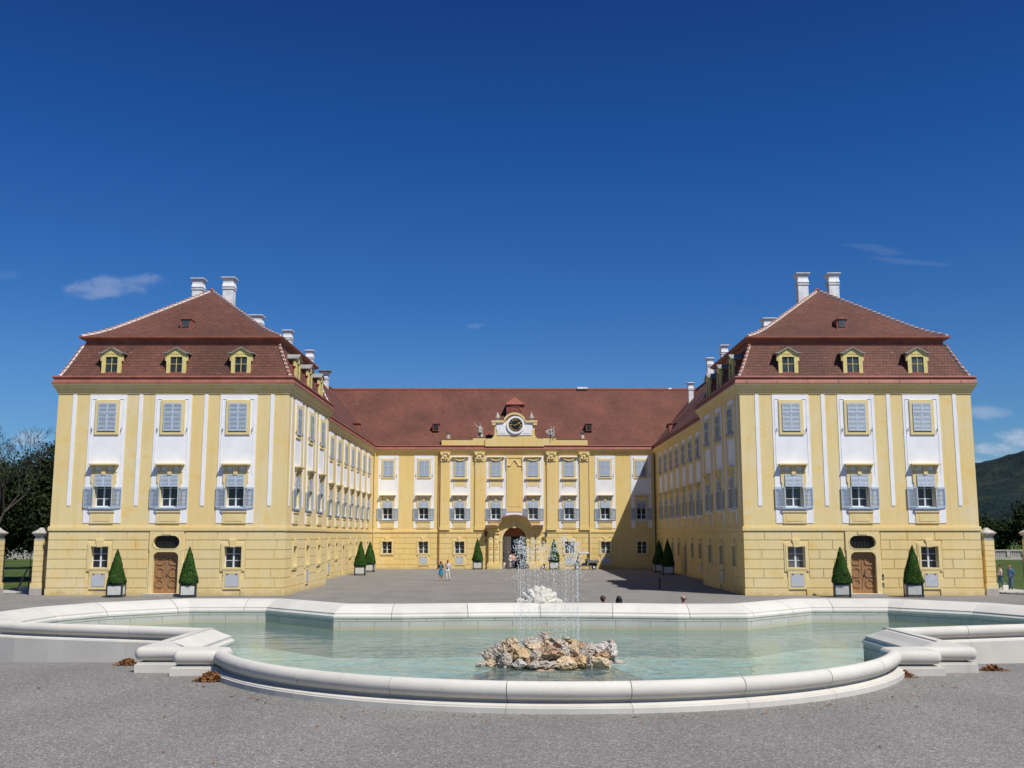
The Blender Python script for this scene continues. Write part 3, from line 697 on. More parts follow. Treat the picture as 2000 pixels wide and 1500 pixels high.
def place_dormer(M, roof):
    # local: wall plane y=0, roof foot at y=0 z=14.48
    if DORM[0] is None:
        mb = MB()
        mb.prism([(-.56, 14.72), (.56, 14.72), (.56, 15.98), (-.56, 15.98)], .22, 1.2, 'dormer_yellow')
        # front frame proud of the cheek, opening darkened by glass
        for x0, x1, z0, z1 in ((-.66, -.40, 14.70, 15.95), (.40, .66, 14.70, 15.95), (-.66, .66, 15.82, 16.02)):
            mb.box(x0, x1, .10, .24, z0, z1, 'dormer_yellow')
        for sx in (-1, 1): mb.box(sx*.66, sx*.76, .12, .3, 15.55, 15.95, 'dormer_yellow')
        mb.box(-.42, .42, .06, .24, 14.60, 14.72, 'red_metal')
        gab = [(-.70, 16.02), (.70, 16.02), (.70, 16.06), (0, 16.40), (-.70, 16.06)]
        mb.prism(gab, .08, 1.4, 'dormer_yellow')
        for sx in (-1, 1):
            pts = [(sx*.62, 16.05), (sx*.86, 16.04), (sx*.86, 16.11), (sx*.62, 16.14), (0, 16.50), (0, 16.42)]
            p = pts if sx > 0 else pts[::-1]
            mb.prism(p, -.02, 1.6, 'lead_grey')
        for sx in (-1, 1): mb.hexa([(sx*.66-.01, .25, 14.7), (sx*.66+.01, .25, 14.7), (sx*.66+.01, .95, 15.9), (sx*.66-.01, .95, 15.9), (sx*.66-.01, .25, 15.98), (sx*.66+.01, .25, 15.98), (sx*.66+.01, 1.3, 15.99), (sx*.66-.01, 1.3, 15.99)], 'red_metal')
        mb.box(-.9, -.56, .45, .9, 14.6, 14.62, 'red_metal')
        d = mb.build('dormer'); sub(d, None)
        g = MB(); g.box(-.40, .40, .17, .2, 14.72, 15.83, 'dormer_glass'); gl = g.build('pane')
        f = MB(); f.box(-.02, .02, .145, .175, 14.72, 15.82, 'dormer_yellow'); f.box(-.4, .4, .146, .174, 15.32, 15.35, 'dormer_yellow')
        DORM[0] = (d, gl)
        gl.data.materials.append(MATS['dormer_yellow'])
        # merge bars into the dormer itself
        f.M = None; fo = f.build('tmpbars')
        bm = bmesh.new(); bm.from_mesh(d.data); n0 = len(d.data.materials); 
        bm2 = bmesh.new(); bm2.from_mesh(fo.data)
        for fc in bm2.faces: fc.material_index = 0
        bm2.to_mesh(fo.data); bm2.free(); bm.from_mesh(fo.data); bm.to_mesh(d.data); bm.free(); bpy.data.objects.remove(fo)
        first = True
    else: first = False
    d0, g0 = DORM[0]
    if first: d = d0; 
    else: d = d0.copy(); COL.objects.link(d)
    d.parent = None
    d.matrix_world = M; d.location = M.to_translation(); d.rotation_euler = M.to_euler()
    attach(d, roof)
    if first: DORM[0] = (d0, g0); g = g0
    else: g = g0.copy(); COL.objects.link(g)
    g.parent = d; g.matrix_parent_inverse = Matrix.Identity(4)
roofL = pavilion(1); roofR = pavilion(-1)

# ---- wings
wb = [93.0+4.03*k for k in range(7)]
def wing(s):
    mb = MB()
    S = mirz(Matrix.Translation((WX, 0, 0)) @ Matrix.Rotation(R(90), 4, 'Z'), s)
    g = ['win', 'win', 'sidedoor', 'win', 'win', 'win', 'win']
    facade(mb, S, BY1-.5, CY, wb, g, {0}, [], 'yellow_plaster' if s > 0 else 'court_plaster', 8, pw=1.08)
    mb.M = mirz(Matrix.Identity(4), s)
    mb.face([(-29.3, BY1, 0), (-29.3, BY1, 14.2), (-29.3, 134.4, 14.2), (-29.3, 134.4, 0)], 'yellow_plaster')
    mb.build('wing_wall', palace)
    mb = MB(mirz(Matrix.Identity(4), s))
    pth = [(WX, BY1-.5), (WX, CY-.0)]
    mit = [Vector((1, 0)), Vector((1, -1))]
    mb.sweep(pth, CORN, 'yellow_plaster' if s > 0 else 'court_plaster', normals=mit, caps=False)
    mb.build('cornice', palace)
    mb = MB(mirz(Matrix.Identity(4), s))
    mb.sweep(pth, LIP, 'red_metal', normals=mit, caps=False); mb.sweep(pth, GUT[:5]+[(.2, 14.44)], 'red_metal', normals=mit, caps=False)
    e = WX+.22
    mb.face([(e, BY1-1.5, 14.40), (e, CY-.22, 14.40), (-23, 127.9, 22.06), (-23, BY1-1.5, 22.06)], 'roof_tiles' if s > 0 else 'roof_tiles', [(BY1, 0), (CY-.22, 0), (127.9, 9.9), (BY1, 9.9)])
    mb.face([(-23, BY1-1.5, 22.06), (-23, 127.9, 22.06), (-29.6, 134.6, 14.2), (-29.6, BY1-1.5, 14.2)], 'roof_tiles', [(BY1, 9.9), (127.9, 9.9), (134.6, 0), (BY1, 0)])
    roof = mb.build('wing_roof', palace)
    m2 = MB(mirz(Matrix.Identity(4), s))
    m2.tube((-23, BY1-1, 22.08), (-23, 127.9, 22.08), .14, .14, 'ridge_tile', 6)
    m2.build('ridge_tiles', roof)
    # hatch near the corner
    m3 = MB(mirz(Matrix.Identity(4), s))
    m3.box(-18.1, -17.1, 112.6, 113.5, 15.0, 16.1, 'red_metal'); m3.box(-18.3, -17.02, 112.5, 113.6, 16.1, 16.16, 'red_metal')
    m3.build('roof_hatch', roof)
    return roof
wroofL = wing(1); wroofR = wing(-1)

# ---- centre range
mb = MB()
cb_ = [-14.95, -10.7, -6.45, -2.2, 2.2, 6.45, 10.7, 14.95]
C = Matrix.Translation((0, CY, 0))
facade(mb, C, WX, -WX, cb_, ['win', 'win', 'win', '', '', 'win', 'win', 'win'], {1, 2, 5, 6}, [], 'court_plaster', 9, pw=1.2, portal=0.0, upper_kind={2, 3, 4, 5})
mb.M = mirz(Matrix.Identity(4), 1)
mb.M = mirz(Matrix.Translation((0, 134.4, 0)) @ Matrix.Rotation(math.pi, 4, 'Z'), 1); wall_sheet(mb, -29.3, 29.3, 0, 14.2, [(-1.25, 1.25, 0, 3.6)], 0, 'court_plaster', .02)
mb.M = C
# pilasters
for x in (-8.22, -4.13, 4.35, 8.22):
    mb.box(x-.52, x+.52, -.16, .01, 4.47, 12.62, 'court_plaster'); mb.box(x-.62, x+.62, -.08, .009, 4.47, 13.28, 'court_plaster')
    mb.box(x-.58, x+.58, -.22, -.15, 4.47, 4.85, 'court_plaster')
# plain panel over the portal, with swag
mb.box(-.98, .98, -.10, .01, 6.6, 13.26, 'court_plaster'); mb.box(-.70, .70, -.125, -.099, 7.2, 12.3, 'court_plaster')
mb.box(-1.05, 1.05, -.16, .009, 12.95, 13.1, 'trim_plaster')
cw = mb.build('centre_wall', palace)
for x in (-8.22, -4.13, 4.35, 8.22):
    mb = MB(C)
    mb.box(x-.56, x+.56, -.24, .0, 12.56, 12.66, 'trim_plaster')
    mb.frustum(x-.48, x+.48, -.22, 0, 12.66, x-.58, x+.58, -.30, 0, 13.45, 'trim_plaster')
    mb.box(x-.62, x+.62, -.36, 0, 13.45, 13.62, 'trim_plaster')
    for sx in (-1, 1):
        mb.ball((x+sx*.42, -.30, 13.32), .15, 'trim_plaster', 5); mb.ball((x+sx*.22, -.28, 12.86), .12, 'trim_plaster', 5)
    mb.ball((x, -.30, 13.10), .14, 'trim_plaster', 5); mb.ball((x, -.30, 12.78), .10, 'trim_plaster', 5)
    mb.build('pilaster_capital', palace)
mb = MB(C)
prev = None
for k in range(13):
    t = k/12; x = -.92+1.84*t; z = 12.15+.75*abs(math.sin(math.pi*2*t))**.8*(1 if True else 0)
    z = 12.1+.62*(1-abs(1-abs(4*t-2)) )
    z = 12.0+.75*max(0, 1-abs(t-.5)*4)**.7+.12*abs(t-.5)
    p = (x, -.15, z)
    if prev: mb.tube(prev, p, .07, .07, 'trim_plaster', 6)
    prev = p
for x in (-.92, .92): mb.tube((x, -.15, 12.95), (x, -.15, 11.6), .09, .05, 'trim_plaster', 6)
mb.build('swag', palace)
mb = MB()
mb.sweep([(WX, CY), (-WX, CY)], CORN, 'court_plaster', normals=[Vector((1, -1)), Vector((-1, -1))], caps=False)
mb.build('cornice', palace)
mb = MB()
nn = [Vector((1, -1)), Vector((-1, -1))]; pth = [(WX, CY), (-WX, CY)]
mb.sweep(pth, LIP, 'red_metal', normals=nn, caps=False); mb.sweep(pth, GUT[:5]+[(.2, 14.44)], 'red_metal', normals=nn, caps=False)
e = -WX-.22
mb.face([(-e, CY-.22, 14.40), (e, CY-.22, 14.40), (23, 127.9, 22.06), (-23, 127.9, 22.06)], 'court_roof_tiles', [(-e, 0), (e, 0), (23, 10.2), (-23, 10.2)])
mb.face([(-23, 127.9, 22.06), (23, 127.9, 22.06), (29.6, 134.6, 14.2), (-29.6, 134.6, 14.2)], 'court_roof_tiles', [(-23, 10.2), (23, 10.2), (29.6, 0), (-29.6, 0)])
croof = mb.build('centre_roof', palace)
mb = MB()
for k in range(115):
    x = -23+k*.4
    mb.tube((x, 127.9, 22.10), (x+.38, 127.9, 22.10), .13, .16, 'ridge_tile' if random.random() > .03 else 'mortar_white', 6)
mb.tube((-23.2, 127.9, 22.0), (23.2, 127.9, 22.0), .17, .17, 'red_metal', 6)
mb.box(7.9, 9.2, 127.6, 128.2, 22.1, 22.35, 'chimney_white')
mb.build('ridge_tiles', croof)
def roof_z(y): return 14.40+(y-(CY-.22))*(22.06-14.40)/(127.9-CY+.22)
for px in (852, 1150):
    X, Z = PY(px, 846, 123.2); m3 = MB(Matrix.Translation((X, 0, 0)))
    z = roof_z(123.0)
    m3.box(-.38, .38, 122.6, 124, z-.1, z+.75, 'red_metal'); m3.prism([(-.46, z+.75), (.46, z+.75), (0, z+.9)], 122.5, 124.4, 'red_metal')
    m3.box(-.28, .28, 122.57, 122.6, z+.02, z+.66, 'dark_void'); m3.build('roof_hatch', croof)
# big red dormer behind the clock
mb = MB()
mb.box(-.98, 1.04, 124.2, 127, 17.3, 19.75, 'red_metal')
mb.frustum(-1.12, 1.18, 124.05, 127.3, 19.75, -.02, .08, 125.6, 126.8, 20.75, 'red_metal')
mb.box(-1.14, 1.2, 124.03, 127.3, 19.66, 19.752, 'red_metal')
arch = [(math.cos(a)*.72+.03, 18.75+math.sin(a)*.62) for a in [math.pi*k/12 for k in range(13)]]
mb.prism([(-.69, 17.9), (.75, 17.9)]+arch, 124.12, 124.21, 'red_metal')
arch2 = [(math.cos(a)*.80+.03, 18.75+math.sin(a)*.72) for a in [math.pi*k/12 for k in range(13)]]
for a, b in zip(arch2, arch2[1:]): mb.tube((a[0], 124.1, a[1]), (b[0], 124.1, b[1]), .05, .05, 'red_metal', 5)
for x in (-.45, .03, .51): mb.box(x-.015, x+.015, 124.09, 124.12, 17.9, 19.1, 'dark_iron')
for z in (18.3, 18.75): mb.box(-.69, .75, 124.10, 124.12, z, z+.03, 'ridge_tile')
mb.build('roof_dormer', croof)

# ---- parapet with clock gable
yp = CY-.30
def parapet(x0, x1, z1): mb.box(x0, x1, yp, yp+.45, 14.30, z1, 'court_plaster'); mb.box(x0-.03, x1+.03, yp-.05, yp+.5, z1, z1+.07, 'red_metal')
for sx in (-1, 1):
    mb = MB()
    a, b = (4.95, 8.66) if sx > 0 else (-8.66, -4.95)
    parapet(a, b, 15.14); a, b = (3.45, 4.95) if sx > 0 else (-4.95, -3.45); parapet(a, b, 15.36)
    par = mb.build('parapet', palace)
mb = MB()
yg = CY-.42
def arc(cx_, cz, r, a0, a1, n): return [(cx_+r*math.cos(a0+(a1-a0)*k/n), cz+r*math.sin(a0+(a1-a0)*k/n)) for k in range(n+1)]
body = [(-3.5, 14.3), (3.5, 14.3), (3.5, 15.2), (2.75, 15.22), (2.5, 15.45), (2.38, 15.8), (2.38, 17.2), (1.25, 17.2), (.8, 17.75), (0, 17.95), (-.8, 17.75), (-1.25, 17.2), (-2.38, 17.2), (-2.38, 15.8), (-2.5, 15.45), (-2.75, 15.22), (-3.5, 15.2)]
mb.prism(body, yg, yg+.6, 'court_plaster')
# crowning moulding following the arch
outl = [(-2.72, 17.12)]+[(-1.32, 17.12)]+arc(0, 16.86, 1.22, R(152), R(28), 14)+[(1.32, 17.12), (2.72, 17.12)]
top = [(-2.72, 17.36), (-1.22, 17.36)]+arc(0, 16.86, 1.46, R(150), R(30), 14)+[(1.22, 17.36), (2.72, 17.36)]
for (a, b), (c, d) in zip(zip(outl, outl[1:]), zip(top, top[1:])):
    p = [(a[0], a[1]), (b[0], b[1]), (d[0], d[1]), (c[0], c[1])]
    mb.prism(p, yg-.22, yg+.55, 'trim_plaster')
for sx in (-1, 1):
    mb.box(sx*2.22, sx*2.66, yg-.18, yg+.4, 16.82, 17.12, 'trim_plaster')
wf = [(-2.02, 15.62), (2.02, 15.62), (2.02, 16.1), (2.15, 16.3), (2.15, 16.95), (2.25, 17.12), (-2.25, 17.12), (-2.15, 16.95), (-2.15, 16.3), (-2.02, 16.1)]
mb.prism(wf, yg-.06, yg+.01, 'white_plaster')
for sx in (-1, 1): mb.box(sx*1.05, sx*1.80, yg-.09, yg-.05, 15.82, 16.85, 'white_plaster')
gable = mb.build('clock_gable', palace)
def gear(r0, r1, y0, y1, cz, mat, mbx, n=40):
    o_ = [(r1*math.cos(2*math.pi*k/n), cz+r1*math.sin(2*math.pi*k/n)) for k in range(n)]
    i_ = [(r0*math.cos(2*math.pi*k/n), cz+r0*math.sin(2*math.pi*k/n)) for k in range(n)]
    mbx.ring(o_, i_, y0, y1, mat)
ccz = 16.83
mb = MB(Matrix.Translation((.12, 0, 0)))
gear(.83, 1.07, yg-.20, yg, ccz, 'white_plaster', mb)
mb.prism([(.84*math.cos(2*math.pi*k/40), ccz+.84*math.sin(2*math.pi*k/40)) for k in range(40)], yg-.12, yg, 'clock_black')
clock = mb.build('clock', gable)
def bar(mbx, p, q, wd, y0, y1, mat):
    p = Vector(p); q = Vector(q); d = (q-p).normalized(); n_ = Vector((-d.y, d.x))*wd/2
    a, b, c, e_ = p-n_, q-n_, q+n_, p+n_
    poly = [tuple(a), tuple(b), tuple(c), tuple(e_)]
    ar = sum(poly[i][0]*poly[(i+1) % 4][1]-poly[(i+1) % 4][0]*poly[i][1] for i in range(4))
    mbx.prism(poly if ar > 0 else poly[::-1], y0, y1, mat)
NUM = {1: 'I', 2: 'II', 3: 'III', 4: 'IIII', 5: 'V', 6: 'VI', 7: 'VII', 8: 'VIII', 9: 'IX', 10: 'X', 11: 'XI', 12: 'XII'}
mb = MB(Matrix.Translation((.12, 0, 0)))
for h_ in range(1, 13):
    s_ = NUM[h_]; wds = {'I': .065, 'V': .15, 'X': .15}; tot = sum(wds[c] for c in s_); th_ = math.pi/2-h_*math.pi/6
    ur = Vector((math.cos(th_), math.sin(th_))); ut = Vector((ur.y, -ur.x))
    x = -tot/2
    yA, yB = yg-.15, yg-.115
    for ch in s_:
        wd = wds[ch]; c0 = Vector((0, ccz))
        i_ = lambda t, r: tuple(c0+ut*t+ur*r)
        if ch == 'I': bar(mb, i_(x+wd/2, .52), i_(x+wd/2, .78), .038, yA, yB, 'gold_leaf')
        elif ch == 'V': bar(mb, i_(x+.01, .78), i_(x+wd/2, .52), .036, yA, yB, 'gold_leaf'); bar(mb, i_(x+wd-.01, .78), i_(x+wd/2, .52), .024, yA-.002, yB, 'gold_leaf')
        else: bar(mb, i_(x+.01, .78), i_(x+wd-.01, .52), .036, yA, yB, 'gold_leaf'); bar(mb, i_(x+wd-.01, .78), i_(x+.01, .52), .024, yA-.002, yB, 'gold_leaf')
        x += wd
mb.build('numerals', clock)
for nm, hr_, L_, wd in (('hour_hand', 2.05, .56, .12), ('minute_hand', 9.1, .66, .08)):
    mb = MB(Matrix.Translation((.12, 0, 0)))
    th_ = math.pi/2-hr_*math.pi/6; d = Vector((math.cos(th_), math.sin(th_))); c0 = Vector((0, ccz)); yy = yg-(.18 if nm[0] == 'h' else .205)
    bar(mb, c0-d*.28, c0+d*L_, wd*.35, yy, yy+.02, 'gold_leaf')
    n_ = Vector((-d.y, d.x)); e1 = c0+d*(L_-.02)
    pl = [e1-d*.22, e1-n_*wd-d*.12, e1+d*.12, e1+n_*wd-d*.12]
    mb.prism([tuple(p) for p in pl], yy-.003, yy+.018, 'gold_leaf')
    mb.prism([tuple(c0+Vector((math.cos(k*.785)*.07, math.sin(k*.785)*.07))) for k in range(8)], yy-.006, yy+.015, 'gold_leaf')
    mb.build(nm, clock)
# finials on gable and parapet ends
for X in (-2.02, 2.02):
    mb = MB(Matrix.Translation((X, yg+.15, 17.36)))
    mb.lathe([(.0, 0), (.16, 0), (.16, .08), (.08, .14), (.08, .22), (.17, .27), (.30, .34), (.26, .46), (.14, .74), (.03, 1.02), (0, 1.04)], (0, 0, 0), 'weathered_stone', 8, smooth=False)
    mb.build('obelisk_finial', gable)
for X in (-7.9, 8.05):
    mb = MB(Matrix.Translation((X, yp+.2, 15.2)))
    mb.lathe([(.0, 0), (.27, 0), (.27, .12), (.22, .35), (.1, .48), (.08, .55), (.3, .74), (.34, .80), (.0, .80)], (0, 0, 0), 'weathered_stone', 10, smooth=False)
    mb.build('urn_finial', par)

# ---- portal
mb = MB(C)
PJ = -.38
def archloop(n=28, r=1.42, zs=3.3, zb=0.0):
    pts = [(r, zb), (r, zs)]
    pts += [(r*math.cos(math.pi*k/n), zs+(r*1.08)*math.sin(math.pi*k/n)) for k in range(1, n)]
    pts += [(-r, zs), (-r, zb)]
    return pts
inner = archloop()
n_ = len(inner)
def hoodz(x):
    x = abs(x)
    if x >= 2.05: return 4.97
    if x > 1.3: t = (x-1.3)/.75; t = t*t*(3-2*t); return 5.93-.96*t
    return 5.93+.24*(1-(x/1.3)**2)
outer = []
for i, (x, z) in enumerate(inner):
    if z <= 0.001: outer.append((3.1*(1 if x > 0 else -1) if False else (1.72 if x > 0 else -1.72), 0))
    elif z <= 3.3: outer.append((1.72 if x > 0 else -1.72, z))
    else: outer.append((x*1.72/1.42, 3.3+(z-3.3)*1.2))
mb.ring(outer, inner, PJ-.08, .3, 'trim_plaster')
# face plate around the arch, under the hood
o2 = []
for x, z in outer:
    if z <= 3.3: o2.append((2.0 if x > 0 else -2.0, z))
    else:
        xx = max(-2.0, min(2.0, x*1.35)); o2.append((xx, hoodz(xx)-.03))
mb.ring(o2, outer, PJ, .3, 'court_plaster')
# reveal back into the passage
for (a, b) in zip(inner, inner[1:]):
    mb.face([(a[0], .29, a[1]), (b[0], .29, b[1]), (b[0], .7, b[1]), (a[0], .7, a[1])], 'court_plaster')
for sx in (-1, 1):
    mb.box(sx*1.98, sx*3.12, -.30, .01, 0, 4.95, 'court_plaster')
    mb.box(sx*1.72, sx*3.2, -.62, -.0, 0, .55, 'court_plaster'); mb.box(sx*1.74, sx*3.16, -.58, 0, .55, .72, 'court_plaster')
    for a, b in ((1.84, 2.36), (2.5, 3.02)):
        mb.box(sx*a, sx*b, -.50, -.2, .72, 4.02, 'court_plaster')
        m_ = (a+b)/2*sx; hw = .19
        for z0 in (.95, 1.55, 2.75, 3.32):
            for (p, q, r_) in (((m_-hw, z0), (m_+hw, z0), (m_, z0+.26)), ((m_+hw, z0), (m_+hw, z0+.52), (m_, z0+.26)), ((m_+hw, z0+.52), (m_-hw, z0+.52), (m_, z0+.26)), ((m_-hw, z0+.52), (m_-hw, z0), (m_, z0+.26))):
                mb.face([(p[0], -.503, p[1]), (q[0], -.503, q[1]), (r_[0], -.60, r_[1])], 'trim_plaster')
        for k in range(10):
            a0, a1 = 2*math.pi*k/10, 2*math.pi*(k+1)/10
            mb.tube((m_+.15*math.cos(a0), -.52, 2.42+.15*math.sin(a0)), (m_+.15*math.cos(a1), -.52, 2.42+.15*math.sin(a1)), .035, .035, 'trim_plaster', 5)
    mb.box(sx*1.76, sx*3.10, -.60, -.0, 4.02, 4.12, 'trim_plaster'); mb.box(sx*1.80, sx*3.06, -.52, 0, 4.12, 4.45, 'court_plaster')
    mb.box(sx*1.72, sx*3.14, -.68, 0, 4.45, 4.56, 'trim_plaster'); mb.box(sx*1.80, sx*3.06, -.52, 0, 4.56, 4.9, 'court_plaster')
    mb.box(sx*1.36, sx*1.80, -.50, -.1, 3.12, 3.30, 'trim_plaster')
mb.prism([(-.2, 4.72), (.2, 4.72), (.3, 5.45), (-.3, 5.45)], PJ-.2, PJ, 'trim_plaster')
# hood: projecting, curved up in the middle
xs = [-3.35, -2.6, -2.06]+[-2.05+4.1*k/28 for k in range(1, 28)]+[2.06, 2.6, 3.35]
for a, b in zip(xs, xs[1:]):
    za, zb = hoodz(a), hoodz(b)
    for (p0, p1, t0, t1, mt) in ((-1.25, .0, .0, .09, 'ridge_tile'), (-1.15, .0, -.13, .0, 'trim_plaster'), (-.85, 0, -.26, -.13, 'trim_plaster')):
        mb.hexa([(a, p0, za+t0), (b, p0, zb+t0), (b, p1, zb+t0), (a, p1, za+t0), (a, p0, za+t1), (b, p0, zb+t1), (b, p1, zb+t1), (a, p1, za+t1)], mt)
# white lunette above the hood
xs = [-1.5+3.0*k/20 for k in range(21)]
for a, b in zip(xs, xs[1:]):
    f_ = lambda x: 6.60-.22*(x/1.5)**2
    mb.prism([(a, hoodz(a)), (b, hoodz(b)), (b, f_(b)), (a, f_(a))], -.06, 0, 'white_plaster')
for k in range(14):     # scroll ends of the hood
    pass
for sx in (-1, 1): mb.ball((sx*2.02, -1.1, 4.98), .16, 'trim_plaster', 6)
portal = mb.build('portal', palace)
# passage through the building
mb = MB(C)
mb.box(-2.4, -2.3, .5, 12.6, 0, 4.9, 'passage_cream'); mb.box(2.3, 2.4, .5, 12.6, 0, 4.9, 'passage_cream')
mb.face([(-1.6, .45, 0), (-1.6, .45, 5), (-2.4, .45, 5), (-2.4, .45, 0)], 'passage_cream'); mb.face([(2.4, .45, 0), (2.4, .45, 5), (1.6, .45, 5), (1.6, .45, 0)], 'passage_cream')
va = [(2.35*math.cos(math.pi*k/12), 3.05+1.75*math.sin(math.pi*k/12)) for k in range(13)]
for a, b in zip(va, va[1:]): mb.face([(a[0], .45, a[1]), (b[0], .45, b[1]), (b[0], 12.6, b[1]), (a[0], 12.6, a[1])], 'passage_brown')
for yy in (4.0, 8.0):
    for a, b in zip(va, va[1:]): mb.hexa([(a[0]*.93, yy, a[1]-.2), (b[0]*.93, yy, b[1]-.2), (b[0]*.93, yy+.5, b[1]-.2), (a[0]*.93, yy+.5, a[1]-.2), (a[0], yy, a[1]), (b[0], yy, b[1]), (b[0], yy+.5, b[1]), (a[0], yy+.5, a[1])], 'passage_cream')
mb.box(-2.3, -.42, 1.5, 1.7, 0, 3.75, 'passage_cream'); mb.box(1.0, 2.3, 1.5, 1.7, 0, 3.75, 'passage_cream'); mb.box(-2.3, 2.3, 1.4, 1.7, 3.75, 4.9, 'passage_brown'); mb.box(-1.25, 1.25, 12.3, 12.35, 0, 3.6, 'window_glass'); mb.box(-.04, .04, 12.2, 12.3, 0, 3.6, 'dark_iron'); mb.box(-1.42, -1.30, .6, .75, 0, 1.9, 'dark_void'); mb.box(-2.3, 2.3, 2.4, 3.4, .003, .16, 'pale_stone_paving'); mb.box(-2.3, -1.25, 12.2, 12.9, 0, 4.9, 'passage_cream'); mb.box(1.25, 2.3, 12.2, 12.9, 0, 4.9, 'passage_cream'); mb.box(-1.25, 1.25, 12.2, 12.9, 3.6, 4.9, 'passage_cream')
mb.box(-1.25, 1.25, 12.2, 12.9, .002, .10, 'pale_stone_paving')
mb.build('passage', palace)
# ---- chimneys
def chimney(X, Y, ztop, zbot, w_, parent, dark=False):
    mb = MB(Matrix.Translation((X, Y, 0)))
    h = w_*.47
    mb.box(-h, h, -h, h, zbot, ztop-.98, 'chimney_white')
    mb.box(-h-.05, h+.05, -h-.05, h+.05, ztop-.98, ztop-.90, 'chimney_white')
    mb.box(-h+.01, h-.01, -h+.01, h-.01, ztop-.90, ztop-.78, 'chimney_white')
    mb.frustum(-h-.06, h+.06, -h-.06, h+.06, ztop-.78, -h+.0, h, -h, h, ztop-.52, 'chimney_white')
    mb.box(-h-.0, h, -h, h, ztop-.52, ztop-.40, 'chimney_white')
    mb.frustum(-h, h, -h, h, ztop-.40, -h-.12, h+.12, -h-.12, h+.12, ztop-.12, 'chimney_white')
    mb.box(-h-.14, h+.14, -h-.14, h+.14, ztop-.12, ztop-.06, 'chimney_white')
    mb.frustum(-h-.14, h+.14, -h-.14, h+.14, ztop-.06, -h+.1, h-.1, -h+.1, h-.1, ztop, 'chimney_white')
    if dark: mb.box(-h-.35, h+.35, -h-.35, h+.35, ztop, ztop+.1, 'lead_grey')
    o = mb.build('chimney', parent)
    if dark: o['label'] = 'chimney with a dark flat cap'
for px, vt, Y, w_, par_ in ((389, 544, 78.5, .82, roofL), (449, 542, 76.0, .82, roofL), (1565, 534, 76.2, .82, roofR), (1625, 534, 77.5, .82, roofR),
                            (502, 616, 90, 1.1, wroofL), (563, 645, 98, .80, wroofL), (605.5, 684, 108, .76, wroofL), (1500, 622, 91, 1.05, wroofR), (1414, 674, 102, .70, wroofR), (1386, 699, 109, .68, wroofR)):
    X, Z = PY(px, vt, Y); chimney(X, Y, Z, Z-4.5, w_, par_)
X, Z = PY(635, 726, 121); chimney(X, 121, Z, Z-5, .85, wroofL, True)
X, Z = PY(1348.5, 747, 121); chimney(X, 121, Z, Z-5, .60, wroofR)
# drainpipes
for X, Y, m_ in ((WX+.16, CY-.16, 'trim_plaster'), (-WX-.16, CY-.16, 'dark_iron'), (-8.85, CY-.22, 'ridge_tile'), (8.85, CY-.18, 'trim_plaster')):
    mb = MB(); mb.tube((X, Y, .05), (X, Y, 13.9), .055, .055, m_, 8)
    for z in (1, 3.4, 6.5, 9.5, 12.5): mb.tube((X, Y, z), (X, Y, z+.06), .075, .075, m_, 8)
    mb.build('drainpipe', palace)

# ---- windows (prototypes are in a facade frame: x along the wall, -y outwards, z from the ground)
def shutter_leaf(w_, h, pivot=0, pitch=.082, wide=0):
    mb = MB(); fr = .055
    for x0, x1 in ((0, fr), (w_-fr, w_)): mb.box(x0, x1, -.02, .02, 0, h, 'shutter_paint')
    for z0, z1 in ((0, fr*1.2), (h-fr*1.2, h)): mb.box(fr, w_-fr, -.02, .02, z0, z1, 'shutter_paint')
    n = int((h-2.4*fr)/pitch); st = (h-2.4*fr)/n
    for k in range(n):
        z = fr*1.2+st*(k+.5)
        if wide:
            mb.hexa([(fr, -.020, z-.038), (w_-fr, -.020, z-.038), (w_-fr, -.012, z-.044), (fr, -.012, z-.044), (fr, .026, z+.010), (w_-fr, .026, z+.010), (w_-fr, .032, z+.002), (fr, .032, z+.002)], 'shutter_paint'); continue
        mb.hexa([(fr, -.024, z-.022), (w_-fr, -.024, z-.022), (w_-fr, -.014, z-.028), (fr, -.014, z-.028), (fr, .010, z+.026), (w_-fr, .010, z+.026), (w_-fr, .020, z+.020), (fr, .020, z+.020)], 'shutter_paint')
    return mb
def leafobj(w_, h, loc, rz, rx, parent):
    key = (w_, h)
    if key not in LEAF:
        o = shutter_leaf(w_, h, wide=(w_ > .65)).build('shutter'); LEAF[key] = o.data
    else:
        o = bpy.data.objects.new('shutter', LEAF[key]); COL.objects.link(o)
    o.location = loc; o.rotation_euler = (rx, 0, rz); o.parent = parent
    return o
LEAF = {}
def rectframe(mb, x0, x1, z0, z1, t, y0, y1, mat):
    mb.box(x0, x0+t, y0, y1, z0, z1, mat); mb.box(x1-t, x1, y0, y1, z0, z1, mat)
    mb.box(x0+t, x1-t, y0, y1, z0, z0+t, mat); mb.box(x0+t, x1-t, y0, y1, z1-t, z1, mat)
